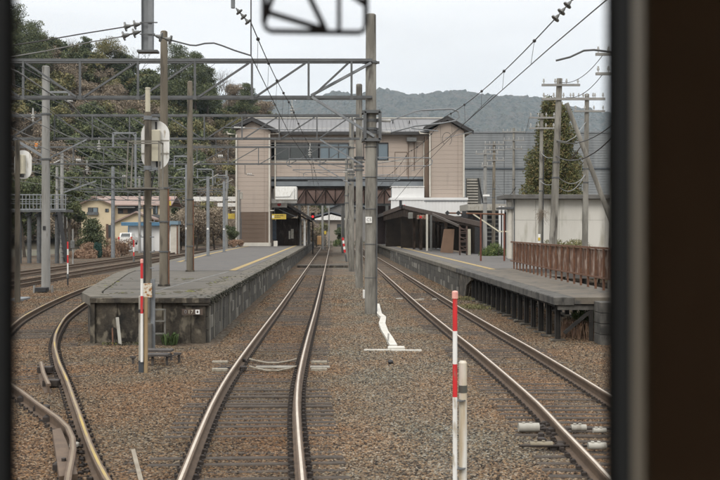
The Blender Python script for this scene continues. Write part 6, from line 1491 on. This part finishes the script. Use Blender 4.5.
# fern by the ladder, weeds under the right platform
def tuft(name, label, x, y, z, n, h, spread, mat, w_=.02, seed=1):
    rr = random.Random(seed); m = MB()
    for k in range(n):
        a = rr.uniform(0,6.28); q = rr.random()**.5*spread; bx0, by0 = x+q*math.cos(a), y+q*math.sin(a); hh = h*rr.uniform(.5,1.1); a2 = rr.uniform(0,6.28); l = hh*rr.uniform(.2,.7)
        p0, p1, p2 = Vector((bx0,by0,z)), Vector((bx0+l*.4*math.cos(a2), by0+l*.4*math.sin(a2), z+hh*.7)), Vector((bx0+l*math.cos(a2), by0+l*math.sin(a2), z+hh*.8))
        s_ = Vector((-math.sin(a2), math.cos(a2), 0))*w_*rr.uniform(.6,1.3); m.add([p0-s_*.4, p0+s_*.4, p1+s_, p1-s_], [(0,1,2,3)]); m.add([p1-s_, p1+s_, p2], [(0,1,2)])
    return stuff(m.build(name, mat), label, 'weeds')
tuft('fern', 'bright green fern growing by the ladder at the left platform end', xx(170,20.2), 20.25, GZ, 90, .30, .17, M('fern_green', (.13,.20,.06),(.08,.13,.04),8,.8,0), .016, 1)
o = bpy.data.objects['fern']; o['category'] = 'fern'; del o['kind']
tuft('moss_weeds', 'low mossy weeds at the foot of the platform end', xx(125,20.4), 20.4, GZ, 200, .06, .5, moss, .02, 2)
tuft('grass', 'thin grass strip beside the stilts', 4.75, 30, GZ, 900, .10, .9, leaf_ol, .012, 3)
tuft('grass', 'grass between the stilts farther back', 5.1, 33.5, GZ, 700, .12, .8, leaf_ol, .012, 4)
tuft('dry_weeds', 'dry weeds under the near end of the right platform', 6.1, 21.6, GZ, 700, .55, .8, leaf_rd, .01, 5)
tuft('weeds', 'yellow green weeds behind the end brace of the right platform', 6.4, 22.2, GZ, 400, .75, .7, leaf_gr, .02, 6)
# ================================================================ FOREGROUND THINGS
def striped_marker(label, px, py0, py1, Y, r, bands, group='red and white track markers'):
    """bands: (py_top, py_bottom, material)"""
    t = thing('track_marker', label, 'marker post', (xx(px,Y), Y, GZ), group); x = xx(px, Y)
    for (a, b, mt, k) in bands:
        m = MB(); m.tube((x,Y,zz(b,Y)), (x,Y,zz(a,Y)), r*k, r*k, 16)
        if a == py0: m.sphere((x,Y,zz(a,Y)), r*k*.98, 0, 12, .45)
        m.build('band', mt, t, smooth=True)
    return t
YN = 9.0
t = striped_marker('slim red and white marker pole tied to a stake, closest to the camera', 455.0, 292, 482, YN, .0225, ((292,298.5,pink_p,1.32),(298.5,331,red_p,1),(331,364,white_p,1),(364,397,red_p,1),(397,486,white_p,1)))
t2 = thing('marker_stake', 'thick dirty white stake with a dark band beside the near marker pole', 'stake', (xx(463.5,YN+.05), YN+.05, GZ)); x = xx(463.3, YN+.05)
m = MB(); r = .040; m.tube((x,YN+.08,GZ-.1), (x,YN+.08,zz(364,YN)), r, r, 14); m.tube((x,YN+.08,zz(364,YN)), (x,YN+.08,zz(362.2,YN)), r, r*.75, 14); m.build('stake', M('stained_plastic', (.56,.50,.39),(.40,.31,.20),9,.5,.1,c3=(.66,.65,.60),s3=5,t3=.5,streak=6,keep=.95), t2, smooth=True)
m = MB(); m.tube((x,YN+.08,zz(394,YN)), (x,YN+.08,zz(386.5,YN)), r*1.06, r*1.06, 14); m.build('dark_band', M('grey_tape', (.12,.12,.10),None,5,.6,0), t2, smooth=True)
for py in (401.5, 469.5):
    m = MB(); m.tube((x-.04,YN+.04,zz(py,YN)), (x-.04,YN+.04,zz(py-.7,YN)), .062, .062, 16); m.build('tie_wire', steel, t2)
YN2 = 16.0
striped_marker('slim red and white marker pole in front of the left platform end', 141.8, 259.5, 365, YN2, .023, ((259.5,263,pink_p,1.15),(263,278.5,red_p,1),(278.5,296,white_p,1),(296,313.5,red_p,1),(313.5,362,white_p,1)))
t2 = thing('marker_stake', 'pale timber stake with a dark foot beside the left marker pole', 'stake', (xx(141,YN2+.06), YN2+.06, GZ))
m = MB(); x = xx(138.2,YN2); m.bbox(x-.02+.02, x+.085, YN2+.03, YN2+.1, zz(361,YN2), zz(296,YN2), .008); m.build('white_half', white_w, t2)
m = MB(); m.bbox(x+.0875, x+.15, YN2+.035, YN2+.1, zz(375.5,YN2), zz(297,YN2), .008); m.build('timber_half', M('yellowed_timber', (.50,.36,.19),(.40,.28,.15),6,.7,.2,streak=5), t2)
m = MB(); m.bbox(x-.002, x+.087, YN2+.026, YN2+.104, zz(375,YN2), zz(361,YN2), .006); m.build('dark_foot', M('slate_paint', (.065,.075,.085),None,5,.6,0), t2)
m = MB(); m.bbox(x-.004, x+.089, YN2+.024, YN2+.106, zz(313,YN2), zz(309.5,YN2), .004); m.build('dark_band', black_p, t2)
YN3 = 42.
t = striped_marker('red and white marker with a grey foot beside the pale concrete pole', 67.8, 242, 284, YN3, .035, ((242,249,red_p,1),(249,255,white_p,1),(255,263,red_p,1),(263,274,white_p,1),(274,278,porc_d,1.6),(278,286,steel_d,1)))
striped_marker('distant red and white marker on a grey block in the yard', 133.8, 240, 258, 70, .05, ((240,247,red_p,1),(247,252,white_p,1),(252,256,red_p,1),(256,268,porc_d,1.6)))
# leaning board and stick at the platform end
t = thing('leaning_board', 'weathered pale board leaning against the mouldy platform end', 'board', (xx(119.5,20.2), 20.2, GZ))
m = MB(); p, q = at(120.4,347,20.15), at(117.2,317.5,20.38); m.beam(p, q, .065, .03); m.build('board', white_w, t)
o = MB().beam(at(112.8,346,20.2), at(112.3,328,20.3), .03, .03).build('leaning_stick', rust_d); tag(o, 'thin brown stick left of the leaning board', 'stick')
# ladder at the platform end
t = thing('iron_ladder', 'short ladder with flat rungs fixed to the left platform end', 'ladder', (xx(160,20.3), 20.3, GZ)); lm = M('pale_ladder', (.26,.25,.22),(.18,.175,.155),5,.8,.2)
for px in (154.5, 165): m = MB(); m.beam((xx(px,20.3),20.3,GZ), (xx(px,20.3),20.3,zz(309,20.3)), .035,.035); m.build('side_rail', lm, t)
for py in (309.5, 321, 333.5, 346): m = MB(); m.beam((xx(154.5,20.28),20.27,zz(py,20.3)), (xx(165,20.3),20.27,zz(py,20.3)), .05,.03); m.build('rung', lm, t)
# low bench-like plank stand
t = thing('plank_stand', 'low stand of dark planks on short legs before the left platform', 'stand', (xx(160,18.4), 18.4, GZ)); pk = M('dark_plank', (.11,.095,.085),(.06,.052,.048),5,.8,.3)
for k, (a, b, py, Y) in enumerate(((145, 168.8, 354, 16.9), (146, 172.5, 349.6, 17.5))):
    m = MB(); m.bbox(xx(a,Y), xx(b,Y), Y-.10, Y+.16, zz(py,Y)-.035, zz(py,Y)+.005, .006); m.build('plank', pk, t)
for (px, Y) in ((133,17.1), (152.5,16.9), (167,16.9), (179,17.2), (148,17.5), (171,17.5)):
    m = MB(); m.box(xx(px,Y)-.02, xx(px,Y)+.02, Y-.02, Y+.02, GZ-.05, zz(357 if px < 140 else 353.5,Y)); m.build('leg', pk, t)
m = MB(); m.box(xx(130.5,17.1), xx(136,17.1), 17.05, 17.1, zz(358,17.1), zz(356,17.1)); m.box(xx(174,17.2), xx(181.5,17.2), 17.15, 17.2, zz(354.5,17.2), zz(352.5,17.2)); m.beam(at(168,357,17.1), at(179,354,17.1), .03); m.build('arm', pk, t)
o = MB().bbox(xx(126,16.75), xx(176,16.75), 16.7, 16.76, GZ-.02, GZ+.03, .01).build('timber_kerb', M('grey_timber_kerb', (.20,.175,.13),(.14,.12,.09),5,.9,.2)); tag(o, 'low weathered timber kerb in the gravel before the plank stand', 'kerb')
# white cable cover
t = thing('cable_cover', 'white segmented cable trough winding from the thick middle pole', 'cable cover', (1.3, 22, GZ)); cc = M('white_trough', (.60,.58,.53),(.50,.48,.42),6,.6,.1,c3=(.38,.35,.29),s3=7,t3=.68)
pts = [(377.5,306,2.5),(379.5,316,3.2),(383.5,319.5,3.6),(382,326,4.4),(385,334,4.3),(389.5,341,4.6),(393.5,348.5,5.0)]
W3 = []
for (px, py, wpx) in pts:
    Y = F*(EYE-GZ)/(py-HY); W3.append((Vector((xx(px,Y), Y, GZ+.03)), wpx*1.5/2/F*Y))
for (a, wa), (b, wb) in zip(W3, W3[1:]):
    d_ = (b-a).normalized(); n_ = Vector((-d_.y, d_.x, 0)).normalized() if True else None; nx = Vector((1,0,0)); g_ = .02
    a2 = a+d_*g_; h_ = .05; vs = [a2-nx*wa, a2+nx*wa, b+nx*wb, b-nx*wb]; vs = [tuple(v+Vector((0,0,-.06))) for v in vs]+[tuple(v+Vector((0,0,h_))) for v in vs]
    m = MB(); m.add(vs, [(0,1,2,3),(7,6,5,4),(0,4,5,1),(1,5,6,2),(2,6,7,3),(3,7,4,0)]); m.build('segment', cc, t)
Yb = F*(EYE-GZ)/(350.5-HY)
m = MB(); m.bbox(xx(364,Yb), xx(390,Yb), Yb-.03, Yb+.03, GZ-.03, GZ+.025, .006); m.bbox(xx(391,Yb), xx(421.5,Yb), Yb-.09, Yb-.03, GZ-.03, GZ+.025, .006); m.build('cross_bar', cc, t)
m = MB(); m.bbox(xx(388,Yb), xx(405,Yb), Yb-.005, Yb+.16, GZ-.02, GZ+.075, .015); m.build('junction', cc, t)
m = MB(); p = at(388,341,Yb+1.3); m.tube((xx(388,20.2),20.2,GZ), (xx(388.5,20.2),20.2,GZ+.25), .018,.018,6); m.build('pin', porc, t)
o = MB().bbox(xx(362.8,34), xx(364.8,34), 34, 34.1, GZ, GZ+.32, .01).build('white_stub', white_p); tag(o, 'white stub at the foot of the second middle pole', 'stub')
# conduits and bonds across the tracks
Ya = 16.7
t = thing('track_conduit', 'straight pale conduit crossing under the centre track', 'conduit', (xx(290,Ya), Ya, GZ))
for a, b in ((256,296), (310,330)): m = MB(); m.bbox(xx(a,Ya), xx(b,Ya), Ya-.03, Ya+.03, -.16, -.125, .006); m.build('length', white_w, t)
m = MB(); m.bbox(xx(218,Ya), xx(247,Ya), Ya-.02, Ya+.03, -.165, -.14, .004); m.build('length', steel_d, t)
for (py, lab, dz) in ((362, 'farther sagging pale cable across the centre track', 0), (369.5, 'nearer sagging pale cable across the centre track', 0)):
    Y = F*(EYE+.12)/(py-HY-1); t = thing('bond_cable', lab, 'cable', (xx(275,Y), Y, GZ), 'pale cables bonded across the centre track')
    m = MB(); m.path([(xx(249,Y),Y+.12,-.10),(xx(256,Y),Y,-.115),(xx(267,Y),Y-.16,-.13),(xx(279,Y),Y-.18,-.13),(xx(290,Y),Y+.02,-.12),(xx(296,Y),Y+.12,-.10)], .017, 8); m.build('cable', M('dirty_white_cable', (.50,.46,.37),(.28,.24,.18),14,.7,.1), t)
    m = MB(); m.bbox(xx(311,Y), xx(327,Y), Y-.03, Y+.03, -.165, -.115, .012); m.bbox(xx(212,Y), xx(228,Y), Y-.04, Y+.04, -.165, -.115, .012); m.build('sleeve', M('dirty_white_cable', (0,0,0)), t)
    m = MB(); m.bbox(xx(241,Y)-.02, xx(243,Y)+.05, Y-.06, Y+.06, -.15, -.08, .01); m.build('clamp', clip_m, t)
def sleeve(px0, px1, py0, py1, mt, lab, i):
    Y = F*(EYE+.10)/((py0+py1)/2-HY); t = thing('insulating_sleeve', lab, 'sleeve', (xx((px0+px1)/2,Y), Y, GZ), 'white insulating sleeves on the right track rods')
    r = (py1-py0)/2/F*Y; z = zz((py0+py1)/2, Y); m = MB(); m.tube((xx(px0,Y),Y,z), (xx(px1,Y),Y,z), r, r, 14); m.build('sleeve', mt, t, smooth=True)
    m = MB(); 
    for q in (.25, .6): m.disc((xx(px0+(px1-px0)*q,Y),Y,z+r*.9), .02, .03, (0,0,1), 8)
    m.build('cap', mt, t)
sleeve(518.5, 539, 423, 432, white_w, 'thick white sleeve left of the right track rail', 0)
sleeve(530, 552.5, 441.5, 447.5, M('tan_sleeve', (.36,.31,.22),(.28,.24,.17),8,.8,.1), 'tan sleeve just below the thick white one', 1)
sleeve(571, 586, 424.5, 431, white_w, 'small white sleeve right of the rail', 2)
sleeve(593, 606, 428, 433, white_w, 'small white sleeve at the window edge', 3)
sleeve(588, 606, 442.5, 449.5, white_w, 'lower white sleeve at the window edge', 4)
t = thing('point_rod', 'rods and clamps joining the sleeves under the right track', 'rod', (xx(570,10.6), 10.9, GZ))
for py in (428, 445): Y = F*(EYE+.10)/(py-HY); m = MB(); m.tube((xx(519,Y),Y,-.11), (xx(612,Y),Y,-.11), .014,.014,8); m.build('rod', clip_m, t)
m = MB()
for k in range(26):
    px = rnd.uniform(541,566); py = rnd.uniform(422,446); Y = F*(EYE+.10)/(py-HY); q = rnd.uniform(.02,.045); m.bbox(xx(px,Y)-q, xx(px,Y)+q, Y-q, Y+q, -.17, -.13+rnd.uniform(0,.05), .008)
m.build('clamp_plates', clip_m, t)
for (px, py, w_, lab) in ((396, 299.5, 7, 'short white bar in the gravel left of the right track'), (419, 300, 5, 'first short white bar between the right rails'), (432, 300, 7, 'second short white bar between the right rails')):
    Y = F*(EYE-GZ)/(py-HY); o = MB().bbox(xx(px,Y), xx(px+w_,Y), Y-.05, Y+.05, GZ-.03, GZ+.05, .01).build('white_bar', white_w); tag(o, lab, 'bar')
o = MB().bbox(xx(411,33), xx(422,33), 32.7, 33.3, GZ-.03, -.13, .02).build('buried_board', M('tan_board', (.30,.235,.16),(.22,.17,.12),4,.9,.2)); tag(o, 'tan board lying between the right rails', 'board')
o = MB().beam((xx(133,10.4),10.4,GZ+.02), (xx(149,9.2),8.9,GZ+.01), .045, .03).build('timber_offcut', M('pale_offcut', (.42,.37,.29),(.30,.25,.19),5,.9,.2))
lm_ = MB().sphere((xx(390.5,17.3),17.3,GZ+.04), .055, 0, 8, .8).build('black_lump', black_p); tag(lm_, 'small black lump in the gravel below the white cable cover', 'lump'); tag(o, 'pale timber offcut in the gravel at the bottom left', 'timber')
t = thing('joint_box', 'small box on legs in the gravel before the pale concrete pole', 'box', (xx(40,36), 36, GZ))
m = MB(); m.bbox(xx(35,37), xx(46,37), 37, 37.4, GZ+.05, GZ+.22, .01); m.build('box', steel_d, t)
for px in (33, 51): m = MB(); m.box(xx(px,37)-.03, xx(px,37)+.03, 37.1, 37.2, GZ, GZ+.3); m.build('peg', conc_l, t)
o = MB().bbox(xx(14,33), xx(25,33), 32.6, 33.6, GZ-.02, GZ+.10, .02).build('grey_slab', steel_l); tag(o, 'grey slab lying by the left window edge', 'slab')
for i, (px, py) in enumerate(((204,373),(371,404),(480,414),(372,392),(391,363))):
    pass
# black steel bracket hanging outside the windscreen
bk = thing('hanging_bracket', 'blurred black steel frame with braces hanging outside the windscreen top', 'bracket', (xx(315,1.0), 1.0, 2.7)); YK = 1.0
bm_ = M('black_steel', (.012,.012,.018),(.008,.008,.012),6,.45,0)
def kb(a, b, w_): m.beam(at(a[0],a[1],YK), at(b[0],b[1],YK), w_, .006)
m = MB(); m.path([at(264,-60,YK), at(264,22,YK), at(266,28,YK), at(271,31,YK), at(359,32.3,YK), at(364,30,YK), at(366,24,YK), at(366,-60,YK)], .0031, 8); m.build('loop', bm_, bk)
m = MB(); kb((281,-30),(264,22),.0022); m.build('brace', bm_, bk); m = MB(); kb((270,13),(326,30),.003); m.build('brace', bm_, bk)
m = MB(); kb((309,-4),(325,29),.0042); m.build('brace', bm_, bk); m = MB(); kb((339,-60),(339,31),.0050); m.build('brace', bm_, bk); m = MB(); kb((345,-10),(365,4),.003); m.build('brace', bm_, bk)
m = MB(); m.prism([(xx(305,YK),zz(31,YK)),(xx(328,YK),zz(31,YK)),(xx(325,YK),zz(25,YK))], 'y', YK-.003, YK+.003); m.build('gusset', bm_, bk)
m = MB(); m.box(-.12, .08, YK-.02, YK+.02, zz(-60,YK), zz(-70,YK)); m.build('mount_bar', bm_, bk)

# ================================================================ TRAIN CAB (the camera stands inside it)
cab = thing('train_cab', 'dark interior of the train cab with its window posts', 'train cab', (0, -.6, 1.1))
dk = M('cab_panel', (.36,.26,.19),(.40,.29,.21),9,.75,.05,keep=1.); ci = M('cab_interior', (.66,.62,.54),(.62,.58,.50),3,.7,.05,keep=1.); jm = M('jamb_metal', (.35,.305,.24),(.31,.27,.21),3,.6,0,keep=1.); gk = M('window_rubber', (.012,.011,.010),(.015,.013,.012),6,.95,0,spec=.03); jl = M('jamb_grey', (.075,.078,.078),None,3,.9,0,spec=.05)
zS, zT = 1.95, 2.62; yo, yi = .52, .466
WL, WR = xx(16.5,.523)-.0035, xx(605.5,.523)+.0035
posts = [(-.250, WL), (WR, WR+.115)]
wins = [(-1.05, -.250), (WL, WR), (WR+.115, 1.25)]
m = MB(); m.box(-1.4, 1.4, yi, yo, 1.1, zS); m.box(-1.4, 1.4, yi, yo, zT, 3.4); m.box(-1.4, -1.05, yi, yo, zS, zT); m.box(1.25, 1.4, yi, yo, zS, zT); m.build('front_wall', dk, cab)
for (a, b) in posts:
    m = MB(); m.box(a, b, yi, yo-.02, zS, zT); m.build('window_post', dk, cab)
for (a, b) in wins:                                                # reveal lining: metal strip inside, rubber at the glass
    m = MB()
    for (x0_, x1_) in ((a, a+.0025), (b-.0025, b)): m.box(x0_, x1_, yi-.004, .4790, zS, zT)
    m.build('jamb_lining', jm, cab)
    m = MB()
    for (x0_, x1_) in ((a, a+.003), (b-.003, b)): m.box(x0_, x1_, .4795, .5075, zS, zT)
    m.build('jamb_strip', jl, cab)
    m = MB()
    for (x0_, x1_) in ((a, a+.0035), (b-.0035, b)): m.box(x0_, x1_, .508, yo+.003, zS, zT)
    m.box(a, b, .508, yo+.003, zS, zS+.006); m.box(a, b, .508, yo+.003, zT-.006, zT); m.build('window_rubber', gk, cab)
m = MB(); m.box(-1.4, -1.36, -1.6, yi, 1.1, 3.4); m.box(1.36, 1.4, -1.6, yi, 1.1, 3.4); m.build('side_wall', ci, cab)
m = MB(); m.box(-1.4, 1.4, -1.64, -1.6, 1.1, 3.4); m.build('rear_wall', ci, cab)
m = MB(); m.box(-1.4, 1.4, -1.64, yo, 3.4, 3.45); m.build('roof', ci, cab)
m = MB(); m.box(-1.4, 1.4, -1.64, yo, 1.05, 1.1); m.build('floor', ci, cab)
m = MB(); m.bbox(-1.3, 1.3, .12, yi-.005, 1.1, 1.8, .02); m.build('console', dk, cab)
# ================================================================ AIR
hz_m = bpy.data.materials.new('haze'); hz_m.use_nodes = True; n = hz_m.node_tree; n.nodes.clear(); o_ = n.nodes.new('ShaderNodeOutputMaterial'); pv = n.nodes.new('ShaderNodeVolumePrincipled')
pv.inputs['Color'].default_value = (.68,.84,1,1); pv.inputs['Density'].default_value = .00010; n.links.new(pv.outputs[0], o_.inputs['Volume'])
m = MB(); m.box(-4700, 4700, -80, 4700, -1.6, 640); hz = m.build('haze', hz_m); hz['kind'] = 'stuff'; hz['label'] = 'pale bluish air that fades the far mountains'; hz['category'] = 'haze'
